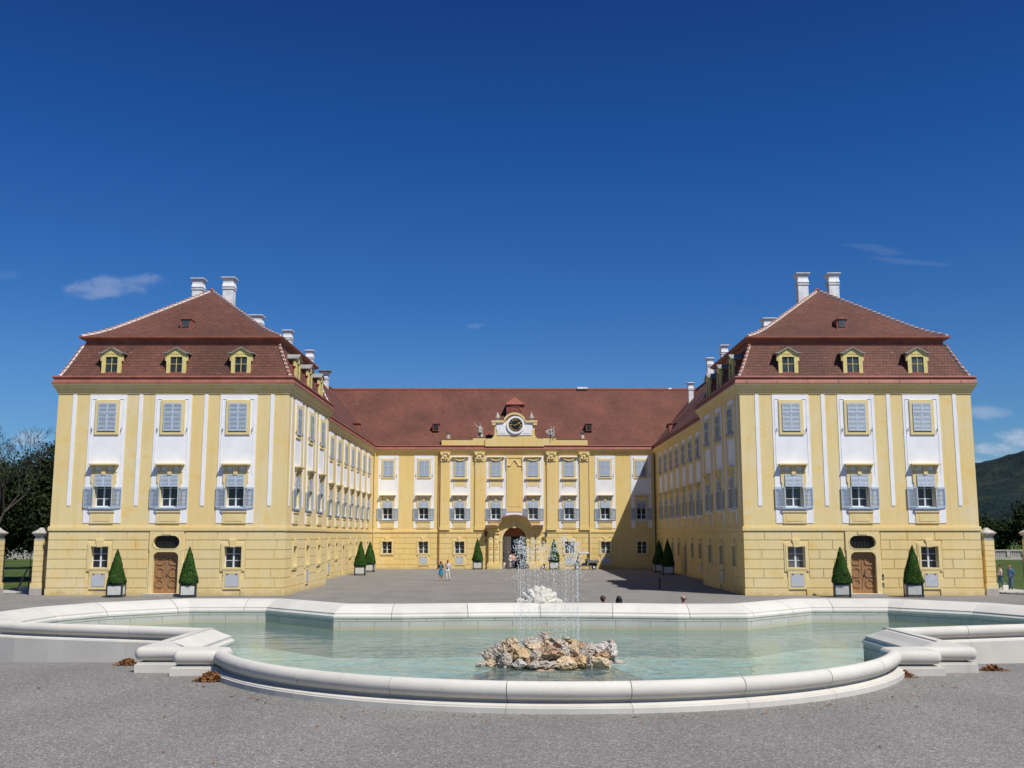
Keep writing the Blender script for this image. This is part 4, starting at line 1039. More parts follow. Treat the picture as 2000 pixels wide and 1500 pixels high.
def proto_upper(draped=False):
    mb = MB(); rectframe(mb, -.79, .79, 10.53, 12.83, .2, -.10, -.03, 'trim_plaster')
    rectframe(mb, -.82, .82, 10.50, 12.86, .07, -.085, -.029, 'trim_plaster')
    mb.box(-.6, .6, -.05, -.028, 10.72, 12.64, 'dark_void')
    if draped:
        mb.box(-.98, .98, -.22, -.03, 10.42, 10.53, 'trim_plaster')
        mb.box(-1.02, 1.02, -.30, -.03, 13.0, 13.1, 'trim_plaster'); mb.box(-.95, .95, -.16, -.03, 12.86, 13.0, 'trim_plaster')
        for k in range(10):
            a = -.8+1.6*k/10; b = a+.16; f_ = lambda x: 12.96-.34*(1-(x/.8)**2)
            mb.tube((a, -.17, f_(a)), (b, -.17, f_(b)), .075, .075, 'trim_plaster', 6)
        mb.box(-.58, .58, -.055, -.029, 9.62, 10.36, 'trim_plaster')
        for sx in (-1, 1): mb.box(sx*.66, sx*.78, -.07, -.029, 9.45, 10.42, 'trim_plaster')
    else:
        for sx in (-1, 1):    # shutter hooks
            mb.tube((sx*.98, -.03, 10.86), (sx*.98, -.13, 10.84), .018, .018, 'dark_iron', 5); mb.tube((sx*.98, -.12, 10.72), (sx*.99, -.12, 10.98), .022, .022, 'dark_iron', 5)
    w_ = mb.build('window')
    for x in (-.60, .0):
        leafobj(.60, 1.17, (x, -.13, 10.77), 0, 0, w_); leafobj(.60, .67, (x, -.13, 11.965), 0, 0, w_)
    return w_
def proto_middle():
    mb = MB()
    # surround with ears
    for sx in (-1, 1):
        mb.box(sx*.56, sx*.78, -.10, -.03, 5.72, 7.35, 'trim_plaster'); mb.box(sx*.56, sx*.84, -.10, -.03, 7.35, 8.04, 'trim_plaster')
    mb.box(-.56, .56, -.10, -.03, 7.60, 8.04, 'trim_plaster'); mb.box(-.86, .86, -.12, -.03, 8.02, 8.08, 'trim_plaster')
    mb.prism([(-.12, 7.86), (.12, 7.86), (.17, 8.40), (-.17, 8.40)], -.19, -.1, 'trim_plaster')
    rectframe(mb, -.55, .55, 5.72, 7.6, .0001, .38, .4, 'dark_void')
    w_ = mb.build('window')
    mb = MB()     # lintel cornice and brackets
    mb.frustum(-.80, .80, -.12, -.03, 8.38, -.90, .90, -.36, -.03, 8.50, 'trim_plaster'); mb.box(-.96, .96, -.42, -.03, 8.50, 8.58, 'trim_plaster')
    for sx in (-1, 1):
        mb.box(sx*.60, sx*.80, -.24, -.03, 8.26, 8.385, 'trim_plaster'); mb.box(sx*.63, sx*.77, -.17, -.03, 8.10, 8.26, 'trim_plaster')
    sub(mb.build('window_cornice'), w_)
    mb = MB()
    rectframe(mb, -.55, .55, 5.74, 7.6, .07, .20, .28, 'sash_paint'); mb.box(-.05, .05, .19, .27, 5.8, 7.55, 'sash_paint')
    for z in (6.28, 6.98): mb.box(-.5, .5, .21, .26, z-.018, z+.018, 'sash_paint')
    sub(mb.build('sash'), w_)
    mb = MB(); mb.box(-.5, .5, .25, .265, 5.78, 7.58, 'window_glass'); sub(mb.build('pane'), w_)
    mb = MB(); mb.box(-.84, .84, -.20, .2, 5.62, 5.70, 'shutter_paint'); mb.box(-.62, .62, -.12, .2, 5.70, 5.735, 'sash_paint'); sub(mb.build('sill'), w_)
    for x in (-.58, .0): leafobj(.58, .80, (x, -.17, 7.07), 0, R(-3), w_)
    leafobj(.66, 1.33, (-.60, -.16, 5.72), R(180-6), 0, w_); leafobj(.66, 1.33, (1.256, -.09, 5.72), R(186), 0, w_)
    return w_
def proto_ground():
    mb = MB()
    rectframe(mb, -.80, .80, 1.56, 3.40, .235, -.07, .01, 'trim_plaster'); rectframe(mb, -.70, .70, 1.66, 3.29, .13, -.095, -.069, 'trim_plaster')
    mb.prism([(-.17, 3.12), (.17, 3.12), (.26, 3.62), (-.26, 3.62)], -.13, 0, 'trim_plaster')
    w_ = mb.build('ground_window')
    mb = MB(); rectframe(mb, -.56, .56, 1.74, 3.17, .06, .24, .31, 'sash_paint'); mb.box(-.055, .055, .23, .31, 1.8, 3.11, 'sash_paint')
    for z in (2.24, 2.68): mb.box(-.5, .5, .245, .29, z-.018, z+.018, 'sash_paint')
    sub(mb.build('sash'), w_)
    mb = MB(); mb.box(-.5, .5, .275, .29, 1.79, 3.13, 'window_glass'); sub(mb.build('pane'), w_)
    return w_
def proto_vent():
    mb = MB(); rectframe(mb, -.60, .60, .40, 1.56, .16, -.065, .01, 'trim_plaster'); mb.box(-.45, .45, -.02, .01, .55, 1.4, 'trim_plaster')
    v_ = mb.build('hatch_surround'); mb = MB(); mb.box(-.42, .42, -.085, -.02, .57, 1.38, 'grey_panel')
    for x in (-.28, .28): mb.box(x-.05, x+.05, -.10, -.08, 1.33, 1.39, 'dark_iron')
    sub(mb.build('hatch_panel'), v_)
    return v_
def rr(x0, x1, z0, z1, r, n=6, flatb=False):
    pts = []
    for cx_, cz, a0 in ((x1-r, z0+r, -90), (x1-r, z1-r, 0), (x0+r, z1-r, 90), (x0+r, z0+r, 180)):
        if flatb and a0 in (-90, 180):
            X_ = x1 if a0 == -90 else x0
            pts += [(X_, z0+.0005*k if a0 == -90 else z0+.0005*(n-k)) for k in range(n+1)]; continue
        for k in range(n+1):
            a = R(a0+90*k/n); pts.append((cx_+r*math.cos(a), cz+r*math.sin(a)))
    return pts
def proto_door():
    mb = MB()
    din = rr(-.82, .82, .14, 2.80, .34, 6, True); dout = rr(-1.08, 1.08, 0.02, 2.93, .001, 6, True)
    mb.ring(dout, din, -.10, .32, 'trim_plaster')
    mb.box(-1.2, -1.08, -.06, .01, 0, 2.2, 'trim_plaster'); mb.box(1.08, 1.2, -.06, .01, 0, 2.2, 'trim_plaster')
    oin = rr(-.86, .86, 3.02, 3.86, .419, 6); oout = rr(-1.12, 1.12, 2.93, 4.13, .001, 6)
    mb.ring(oout, oin, -.10, .32, 'trim_plaster')
    mb.box(-.3, .3, -.15, -.1, 3.93, 4.13, 'trim_plaster')
    p1 = rr(-.92, .92, 2.97, 3.91, .46, 6); mb.ring(p1, oin, -.12, -.09, 'trim_plaster')
    d = mb.build('door_surround')
    for sx in (-1, 1):
        mb = MB(); x0, x1 = (0.01, .84) if sx > 0 else (-.84, -.01)
        mb.box(x0, x1, .20, .26, .13, 2.85, 'door_wood'); c_ = (x0+x1)/2
        for zc, hh in ((.78, .27), (1.48, .33), (2.22, .27)):
            def octo(w1, h1): c__ = .12; return [(c_-w1+c__, zc-h1), (c_+w1-c__, zc-h1), (c_+w1, zc-h1+c__), (c_+w1, zc+h1-c__), (c_+w1-c__, zc+h1), (c_-w1+c__, zc+h1), (c_-w1, zc+h1-c__), (c_-w1, zc-h1+c__)]
            mb.ring(octo(.28, hh), octo(.20, hh-.08), .155, .21, 'door_wood')
        mb.box(x0+.04, x1-.04, .18, .2, .17, .40, 'door_wood')
        if sx > 0: mb.box(.03, .07, .14, .2, 1.18, 1.36, 'dark_iron'); mb.tube((.05, .15, 1.28), (.05, .09, 1.28), .018, .018, 'dark_iron', 6)
        if sx < 0: mb.box(-.05, .03, .17, .2, .15, 2.8, 'door_wood')
        sub(mb.build('door_leaf'), d)
    mb = MB(); mb.box(-.9, .9, .28, .30, 2.98, 3.9, 'dark_void')
    for k in range(7):
        x = -.66+.22*k; mb.tube((x, .1, 3.04), (x, .1, 3.84), .012, .012, 'dark_iron', 4)
        for zz_ in (3.2, 3.44, 3.68):
            for q in range(6):
                a0, a1 = q*math.pi/3, (q+1)*math.pi/3
                mb.tube((x+.09*math.cos(a0), .1, zz_+.09*math.sin(a0)), (x+.09*math.cos(a1), .1, zz_+.09*math.sin(a1)), .009, .009, 'planter_green' if q % 2 else 'bark', 3)
    mb.tube((-.84, .1, 3.44), (.84, .1, 3.44), .012, .012, 'bark', 4)
    sub(mb.build('oval_grille'), d)
    mb = MB(); mb.box(-1.25, 1.25, -.75, .3, -.05, .13, 'pale_stone_paving'); sub(mb.build('doorstep'), d)
    return d
def proto_sidedoor():
    mb = MB(); rectframe(mb, -.82, .82, -.25, 3.15, .25, -.07, .01, 'trim_plaster'); mb.prism([(-.17, 2.85), (.17, 2.85), (.25, 3.4), (-.25, 3.4)], -.12, 0, 'trim_plaster')
    d = mb.build('side_door_surround'); mb = MB(); mb.box(-.6, .6, .22, .28, .08, 2.92, 'door_wood')
    for x in (-.3, .3):
        for z in (.8, 1.6, 2.35): mb.box(x-.2, x+.2, .19, .22, z-.25, z+.25, 'door_wood')
    sub(mb.build('door_leaf'), d); return d
PR = {'upper': proto_upper, 'draped': lambda: proto_upper(True), 'middle': proto_middle, 'ground': proto_ground, 'vent': proto_vent, 'door': proto_door, 'sidedoor': proto_sidedoor}
protos = {}
for kind, M, u in placements:
    if kind in protos: o = copy_tree(protos[kind])
    else: o = protos[kind] = PR[kind]()
    P0 = M @ Vector((u, 0, 0)); out = (M.to_3x3() @ Vector((0, -1, 0)))
    rz = math.atan2(out.x, -out.y)
    o.location = P0; o.rotation_euler = (0, 0, rz)
    attach(o, palace)
# side apron pavement in front of the front doors

# ================================================================== GROUND
def gz(y):
    T = [(-60, 3.0), (0, 1.93), (11, 1.55), (14.5, 1.485), (18.5, 1.475), (21, 1.36), (22.6, 1.20), (24, .95), (28, .48), (32, .22), (37, 0), (400, 0)]
    for (a, za), (b, zb) in zip(T, T[1:]):
        if y <= b: t = (y-a)/(b-a); return za+(zb-za)*t
    return 0
FX = .75
rear_half = [(0, 30.52), (1.4, 30.47), (2.8, 30.32), (3.96, 30.08), (5.95, 30.12), (8.5, 32.62), (10.9, 32.62), (12.75, 30.85), (13.5, 29.2), (13.6, 27.6), (13.3, 26.0), (12.7, 24.9)]
rear = [(-x, y) for x, y in rear_half[::-1]]+rear_half[1:]            # left to right
lobe = [(12.9, 24.70), (12.2, 24.36), (11.3, 24.02), (10.2, 23.68), (9.0, 23.32), (7.45, 22.80)]
arcR = 6.45; arcC = 21.05
am = math.asin(5.98/arcR)
front = [(arcR*math.sin(-am+2*am*k/36), arcC-arcR*math.cos(-am+2*am*k/36)) for k in range(37)]  # left to right
hole = [(x+FX, y) for x, y in rear]+[(x+FX, y) for x, y in lobe+[(7.22, 23.12), (7.08, 23.05), (7.08, 20.28), (6.52, 19.38), (6.02, 18.98)]]+[(x+FX, y) for x, y in front[::-1]]+[(-x+FX, y) for x, y in [(6.02, 18.98), (6.52, 19.38), (7.08, 20.28), (7.08, 23.05), (7.22, 23.12)]+lobe[::-1]]
def inside(p, poly):
    c = False; n = len(poly); x, y = p
    for i in range(n):
        x0, y0 = poly[i]; x1, y1 = poly[i-1]
        if (y0 > y) != (y1 > y) and x < (x1-x0)*(y-y0)/(y1-y0)+x0: c = not c
    return c
pts = [Vector(p) for p in hole]
nh = len(pts)
ys = [-40, -20, -5, 5, 9, 11, 12.5, 14.5, 16.5, 18.5, 19.7, 21, 22.6, 23.3, 24, 26, 28, 30, 32, 34.5, 37, 42, 50, 60, 70.6]
xsg = [-95, -60, -40, -30, -22, -18, -14.5, -12, -9, -6, -3, 0, 3, 6, 9, 12, 14.5, 18, 22, 30, 40, 60, 95]
for y in ys:
    for x in xsg:
        if not inside((x, y), hole) and min((Vector((x, y))-q).length for q in pts[:nh]) > .15: pts.append(Vector((x, y)))
vo, eo, fo, *_ = geometry.delaunay_2d_cdt(pts, [(i, (i+1) % nh) for i in range(nh)], [], 0, .0001)
mb = MB()
for f in fo:
    c = sum((vo[i] for i in f), Vector((0, 0)))/len(f)
    if inside(c, hole): continue
    mb.face([(vo[i].x, vo[i].y, gz(vo[i].y)) for i in f], 'gravel', smooth=True)
mb.face([(-31, 70.6, 0), (31, 70.6, 0), (31, 136, 0), (-31, 136, 0)], 'gravel')
tag(mb.build('gravel_court', weld=True), kind='structure')
# lawn and far ground: one sheet to the horizon
mb = MB(); L = 9000
mb.face([(-L, -L, -.04), (L, -L, -.04), (L, 71.5, -.04), (-L, 71.5, -.04)], 'grass')
mb.face([(-L, 71.5, -.04), (L, 71.5, -.04), (L, L, -.04), (-L, L, -.04)], 'grass')
tag(mb.build('lawn', weld=True), kind='structure')
mb = MB()
for sx in (-1, 1):
    a, b = sorted((sx*31.2, sx*60)); mb.box(a, b, 70.62, 71.5, -.1, .03, 'pale_stone_paving')
    a, b = sorted((sx*31.0, sx*36.5)); mb.face([(a, 71.5, .012), (b, 71.5, .012), (b, 78.5, .012), (a, 78.5, .012)], 'pale_stone_paving')
tag(mb.build('path'), kind='structure')
# distant wooded hill
def hillh(x, y):
    def bumpf(cx_, cy_, sx, sy, h): return .94*h*math.exp(-((x-cx_)/sx)**2-((y-cy_)/sy)**2)
    h = bumpf(2300, 3100, 900, 900, 300)+bumpf(1500, 3300, 620, 700, 118)+bumpf(3400, 2400, 1200, 900, 260)
    h += 26*noise.noise(Vector((x/310, y/310, 0)))+11*noise.noise(Vector((x/95, y/95, 3)))+5*noise.noise(Vector((x/30, y/30, 5)))
    return h
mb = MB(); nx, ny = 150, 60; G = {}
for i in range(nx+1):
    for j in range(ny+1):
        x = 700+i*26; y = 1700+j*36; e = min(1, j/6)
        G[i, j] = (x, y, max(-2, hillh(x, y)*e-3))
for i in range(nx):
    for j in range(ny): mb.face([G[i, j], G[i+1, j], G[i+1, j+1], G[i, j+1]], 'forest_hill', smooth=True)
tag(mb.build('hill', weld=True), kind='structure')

# ================================================================== FOUNTAIN
ftn = thing('fountain', (FX, 22, 1.2), 'wide pale stone fountain basin with rounded rim and a boulder mound in the middle', 'fountain')
def OX(p): return [(x+FX, y) for x, y in p]
def resample(path, step):
    """insert points; returns pts, normals with mitres kept at the real corners"""
    P = [Vector(p) for p in path]; N = mitres(P, False); q = []; nn_ = []; corner = []
    for i in range(len(P)-1):
        L_ = (P[i+1]-P[i]).length; k = max(1, round(L_/step)); d = (P[i+1]-P[i]).normalized(); nrm = Vector((d.y, -d.x))
        q.append(P[i]); nn_.append(N[i]); corner.append(True)
        for j in range(1, k): q.append(P[i].lerp(P[i+1], j/k)); nn_.append(nrm); corner.append(False)
    q.append(P[-1]); nn_.append(N[-1]); corner.append(True)
    return q, nn_, corner
def stones(path, prof, seglen, name, mat, flip=False, closedprof=True, smooth=False, step=.25, gap=.008, sgn=1):
    q, nn_, cr = resample(path, step)
    nn_ = [n*sgn for n in nn_]
    L_ = [0]
    for a, b in zip(q, q[1:]): L_.append(L_[-1]+(b-a).length)
    n = max(1, round(L_[-1]/seglen)); cuts = [0]
    for k in range(1, n):
        t = L_[-1]*k/n; i = min(range(len(L_)), key=lambda m_: abs(L_[m_]-t)); 
        if i > cuts[-1]: cuts.append(i)
    if cuts[-1] != len(q)-1: cuts.append(len(q)-1)
    for a, b in zip(cuts, cuts[1:]):
        p = [v.copy() for v in q[a:b+1]]; N = nn_[a:b+1]
        p[0] = p[0]+(p[1]-p[0]).normalized()*gap; p[-1] = p[-1]+(p[-2]-p[-1]).normalized()*gap
        mb = MB(); mb.sweep([tuple(v) for v in p], prof, mat, closedprof=closedprof, smooth=smooth, normals=N, flip=flip)
        mb.build(name, ftn, weld=smooth)
# rear wall. travel left->right at the back means outward (away from the water) is the left of travel: sgn=-1
RW = OX(rear)
mb = MB()
q, nn_, _ = resample(RW, .5)
NN = [-n for n in nn_]
mb.sweep([tuple(v) for v in q], [(0, .3), (0, 1.52)], 'pool_blocks', normals=NN, caps=False)
mb.sweep([tuple(v) for v in q], [(.0, 1.50), (.74, 1.715), (.74, -.1)], 'pool_blocks', normals=NN, caps=False)
mb.build('basin_wall', ftn)
cop = [(0.0, 1.52), (-.014, 1.525), (-.018, 1.54), (-.018, 1.585), (.0, 1.605), (.02, 1.62), (.035, 1.64), (.035, 1.675), (.12, 1.72), (.22, 1.77), (.40, 1.85), (.60, 1.90), (.78, 1.895), (.84, 1.86), (.86, 1.80), (.82, 1.73), (.74, 1.72)]
stones(RW, cop, 2.1, 'coping_stone', 'pool_coping', sgn=-1, step=.35)
# front rim: torus on a moulded plinth
tor = [(.125*math.cos(2*math.pi*k/16), 1.775+.125*math.sin(2*math.pi*k/16)) for k in range(16)]
plin = [(-.16, .3), (-.16, 1.655), (.0, 1.655), (.0, 1.61), (.03, 1.61), (.15, 1.585), (.155, 1.565), (.175, 1.56), (.175, .6)]
def front_rim(path, seg):
    stones(path, tor[::-1], seg, 'rim_stone', 'pool_coping', smooth=True, step=.16, gap=.006)
    stones(path, plin, seg, 'rim_base', 'pool_coping', step=.16, gap=.003, closedprof=False, flip=False)
FR = OX(front); front_rim(FR, 1.75)
LR = OX([(-x, y) for x, y in lobe]); front_rim(LR, 1.8)
RR = OX(lobe[::-1]); front_rim(RR, 1.8)
def pier(s):
    T = lambda x, y: (s*x+FX, y)
    def ccw(p):
        ar = sum(p[i][0]*p[(i+1) % len(p)][1]-p[(i+1) % len(p)][0]*p[i][1] for i in range(len(p)))
        return p if ar > 0 else p[::-1]
    slab = [(7.34, 23.1), (7.34, 20.1), (6.80, 19.12), (5.84, 19.02), (5.84, 18.38), (6.74, 18.38), (6.74, 18.96), (7.62, 18.96), (7.62, 22.95)]
    inner = [T(*a) for a in slab[:4]]
    mb = MB(); mb.prismz(ccw([T(*a) for a in slab]), 1.655, 1.896, 'pool_coping')
    o = mb.build('pier_cap', ftn, weld=True)
    bm = bmesh.new(); bm.from_mesh(o.data)
    inx = lambda v: any((v.co.x-a)**2+(v.co.y-b)**2 < 1e-4 for a, b in inner)
    bmesh.ops.bevel(bm, geom=[e for e in bm.edges if not (inx(e.verts[0]) and inx(e.verts[1]))], offset=.112, segments=6, profile=.5, affect='EDGES', clamp_overlap=True)
    for f in bm.faces: f.smooth = True
    bm.to_mesh(o.data); bm.free(); o.data.set_sharp_from_angle(angle=R(45))
    mb = MB()
    def plate(off, z0, z1):
        b = [(7.36, 23.0), (7.36, 20.0), (6.8, 19.1), (5.92, 19.0), (5.92, 18.48-off), (6.64+off, 18.48-off), (6.64+off, 19.05-off), (7.46+off, 19.05-off), (7.46+off, 22.9)]
        mb.prismz(ccw([T(*a) for a in b]), z0, z1, 'pool_coping')
    plate(-.05, 1.2, 1.67); plate(.09, 1.2, 1.625); plate(.12, 1.0, 1.598)
    mb.build('pier_base', ftn)
    # inner moulded face towards the water
    path = [T(7.75, 22.98), T(6.98, 23.3), T(6.98, 20.3), T(6.45, 19.45), T(5.92, 19.05)]
    P_, N_ = [Vector(a) for a in path], mitres([Vector(a) for a in path], False)
    sg = -1 if s > 0 else 1
    N_ = [n*sg for n in N_]
    capc = [(0, 1.52), (-.014, 1.525), (-.018, 1.585), (.0, 1.605), (.035, 1.64), (.035, 1.69), (.16, 1.76), (.30, 1.86), (.40, 1.885), (.42, 1.52)]
    mb = MB(); mb.sweep(path, capc, 'pool_coping', normals=N_, closedprof=True, flip=(s < 0)); mb.build('coping_stone', ftn)
    mb = MB(); mb.sweep(path, [(.0, .3), (.0, 1.53)], 'pool_blocks', normals=N_, caps=False, flip=(s < 0)); mb.build('pier_wall', ftn)
pier(1); pier(-1)
for s_ in (1, -1):     # end stones where the round rim meets the rear coping
    pg = [(12.62, 24.95), (12.66, 24.62), (12.95, 24.52), (13.6, 24.62), (14.15, 25.05), (14.05, 25.6), (13.3, 25.7), (12.85, 25.35)]
    p = [(s_*x+FX, y) for x, y in pg]
    if s_ < 0: p = p[::-1]
    mb = MB(); mb.prismz(p, .2, 1.84, 'pool_coping'); cx_ = sum(a for a, b in p)/8; cy_ = sum(b for a, b in p)/8
    q_ = [(cx_+(a-cx_)*.84, cy_+(b-cy_)*.84) for a, b in p]
    for i in range(8): k = (i+1) % 8; mb.face([(p[i][0], p[i][1], 1.84), (p[k][0], p[k][1], 1.84), (q_[k][0], q_[k][1], 1.893), (q_[i][0], q_[i][1], 1.893)], 'pool_coping')
    mb.face([(a, b, 1.893) for a, b in q_], 'pool_coping'); mb.build('end_stone', ftn)
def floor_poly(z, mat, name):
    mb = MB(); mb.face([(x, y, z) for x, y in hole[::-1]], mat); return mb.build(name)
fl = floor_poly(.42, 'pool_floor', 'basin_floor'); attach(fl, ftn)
# the water surface is modelled: real ripples, livelier round the mound
ST = .085; x0_, x1_, y0_, y1_ = -14.2+FX, 14.2+FX, 14.4, 33.0
nx_, ny_ = int((x1_-x0_)/ST), int((y1_-y0_)/ST)
def wave(x, y):
    r = math.hypot(x-.8, (y-22.6))
    a = .35+.65*math.exp(-(r/5.5)**2)
    h = .0100*noise.noise(Vector((x*.9+3, y*2.3, .3)))+.0070*noise.noise(Vector((x*2.2, y*4.6, 4)))+.0035*noise.noise(Vector((x*4.5, y*8.5, 9)))
    h += .005*math.sin(r*9+3*noise.noise(Vector((x*.8, y*.8, 2))))*math.exp(-r/3.2)
    return 1.2+a*h*2.3
ins = [[inside((x0_+i*ST, y0_+j*ST), hole) for j in range(ny_+1)] for i in range(nx_+1)]
vid = {}; vv = []; ff = []
def wv(i, j):
    if (i, j) not in vid: vid[i, j] = len(vv); x, y = x0_+i*ST, y0_+j*ST; vv.append((x, y, wave(x, y)))
    return vid[i, j]
for i in range(nx_):
    for j in range(ny_):
        if ins[i][j] or ins[i+1][j] or ins[i][j+1] or ins[i+1][j+1]: ff.append((wv(i, j), wv(i+1, j), wv(i+1, j+1), wv(i, j+1)))
me = bpy.data.meshes.new('water'); me.from_pydata(vv, [], ff); me.materials.append(MATS['pool_water'])
me.polygons.foreach_set('use_smooth', [True]*len(ff)); me.update()
wo = bpy.data.objects.new('water', me); COL.objects.link(wo); tag(wo, kind='structure')
# boulders of the mound
mound = MB(); 
mnd = MB(); mnd.lathe([(3.0, .38), (2.5, .50), (2.05, .66), (1.7, .84), (1.4, 1.0), (1.2, 1.12), (.9, 1.3), (.5, 1.4), (0, 1.45)], (FX+.1, 22.45, 0), 'rock_brown', 56); 
md = mnd.build('rock_mound', ftn, weld=True)
for v in md.data.vertices:
    q_ = v.co*1.6; v.co += Vector((.5*noise.noise(q_), .4*noise.noise(q_+Vector((9, 0, 0))), .16*noise.noise(v.co*3)-.02))
def rock(cx_, cy_, w_, h_, Y, mat, seed, depth=None, sub_=4):
    px = 880+cx_/5.556; pv = 1220+cy_/5.556
    X, Z = PY(px, pv, Y); w_ = w_/5.556/2000*Y*1.05; h_ = h_/5.556/2000*Y*1.05; dd = depth or (w_+h_)/2*.9
    bm = bmesh.new(); bmesh.ops.create_icosphere(bm, subdivisions=sub_, radius=1)
    rnd = random.Random(seed); off = Vector((rnd.uniform(0, 50), rnd.uniform(0, 50), rnd.uniform(0, 50)))
    cutd = [(Vector((rnd.uniform(-1, 1), rnd.uniform(-1, 1), rnd.uniform(-1, 1))).normalized(), rnd.uniform(.50, .80)) for _ in range(14)]
    for v in bm.verts:
        n_ = v.co.normalized(); c = n_.copy()
        for a, b in cutd:
            t = c.dot(a)
            if t > b: c -= a*(t-b)*.92
        r = 1+.24*noise.noise(n_*1.9+off)+.20*noise.noise(n_*4.2+off)+.11*noise.noise(n_*10+off)+.06*noise.noise(n_*22+off)
        c = c*r*1.24
        v.co = Vector((c.x*w_/2, c.y*dd/2, c.z*h_/2))
    rot = Matrix.Rotation(rnd.uniform(-.15, .15), 3, 'Y')
    bmesh.ops.rotate(bm, cent=(0, 0, 0), matrix=rot, verts=bm.verts)
    for f in bm.faces: f.smooth = False
    me = bpy.data.meshes.new('boulder'); bm.to_mesh(me); bm.free(); me.materials.append(MATS[mat])
    o = bpy.data.objects.new('boulder', me); COL.objects.link(o); o.location = (X, Y, Z); attach(o, ftn)
    return o
RK = [(440, 345, 150, 200, 21.75, 'rock_grey'), (430, 420, 140, 90, 21.6, 'rock_tan'), (520, 245, 75, 85, 22.0, 'rock_grey'), (572, 208, 70, 60, 22.2, 'rock_grey'), (665, 245, 180, 170, 22.15, 'rock_tan'),
      (585, 385, 140, 210, 21.6, 'rock_grey'), (755, 360, 200, 180, 21.75, 'rock_ochre'), (745, 440, 120, 100, 21.4, 'rock_white'), (840, 420, 70, 110, 21.55, 'rock_brown'), (925, 350, 130, 160, 21.7, 'rock_grey'),
      (865, 205, 170, 110, 22.4, 'rock_grey'), (905, 245, 140, 90, 22.1, 'rock_tan'), (1015, 160, 110, 120, 22.6, 'rock_grey'), (1050, 125, 45, 60, 22.6, 'rock_brown'), (1030, 235, 140, 100, 22.3, 'rock_tan'), (1105, 305, 240, 125, 21.6, 'rock_brown'),
      (1150, 370, 260, 70, 21.75, 'rock_ochre'), (1040, 430, 300, 120, 21.55, 'rock_grey'), (1260, 430, 240, 140, 21.55, 'rock_tan'), (900, 450, 140, 80, 21.45, 'rock_grey'), (1160, 200, 170, 120, 22.5, 'rock_grey'), (1240, 160, 90, 60, 22.7, 'rock_grey'),
      (1250, 285, 90, 150, 21.9, 'rock_white'), (1335, 215, 140, 90, 22.3, 'rock_ochre'), (1345, 290, 120, 160, 21.9, 'rock_tan'), (1430, 230, 70, 80, 22.4, 'rock_brown'), (1510, 275, 200, 120, 22.1, 'rock_grey'),
      (1645, 250, 170, 130, 22.1, 'rock_white'), (1740, 320, 130, 170, 21.95, 'rock_white'), (1725, 225, 100, 100, 22.3, 'rock_grey'), (1660, 350, 150, 130, 21.8, 'rock_brown'), (1420, 410, 170, 150, 21.6, 'rock_ochre'),
      (1520, 420, 75, 150, 21.5, 'rock_grey'), (1620, 415, 210, 130, 21.55, 'rock_tan'), (1440, 330, 130, 100, 21.9, 'rock_grey'), (980, 300, 90, 110, 21.85, 'rock_brown'), (330, 430, 130, 40, 21.6, 'rock_grey'), (1810, 400, 120, 40, 21.9, 'rock_grey')]
for i, r in enumerate(RK): rock(*r, seed=100+i)
# carved shell ornament on the far rim
sh = thing('shell_ornament', (.74, 31.55, 1.86), 'white carved stone shell with round lobes on the far rim behind the jets', 'stone ornament')
bm = bmesh.new(); bmesh.ops.create_uvsphere(bm, u_segments=96, v_segments=48, radius=1)
for v in bm.verts:
    if v.co.z < 0: v.co.z = 0
    a = math.atan2(v.co.x, .4+v.co.z) if True else 0
    ang = math.atan2(v.co.z, v.co.x)
    rdg = 1+.13*abs(math.sin(ang*8))*min(1, 1.2*math.hypot(v.co.x, v.co.z))+.09*noise.noise(v.co*4)+.08*noise.noise(v.co*9)+.05*noise.noise(v.co*19)-.04
    v.co = Vector((v.co.x*.56*rdg, v.co.y*.40*rdg, v.co.z*.47*rdg))
for f in bm.faces: f.smooth = True
me = bpy.data.meshes.new('shell'); bm.to_mesh(me); bm.free(); me.materials.append(MATS['shell_stone'])
o = bpy.data.objects.new('shell', me); COL.objects.link(o); sub(o, sh); o.location = (0, 0, .0)
for (x, y, z, r) in ((-.56, -.1, .05, .15), (.0, -.34, .05, .19), (.58, -.1, .03, .13)):
    mb = MB(); mb.ball((0, 0, 0), r, 'shell_stone', 8, (1.15, .9, .85)); mb.ball((r*.5, -r*.5, r*.2), r*.5, 'shell_stone', 6); mb.ball((-r*.5, -r*.45, -r*.2), r*.45, 'shell_stone', 6)
    o = mb.build('shell_lobe', weld=False); o.location = (x, y, z); sub(o, sh)
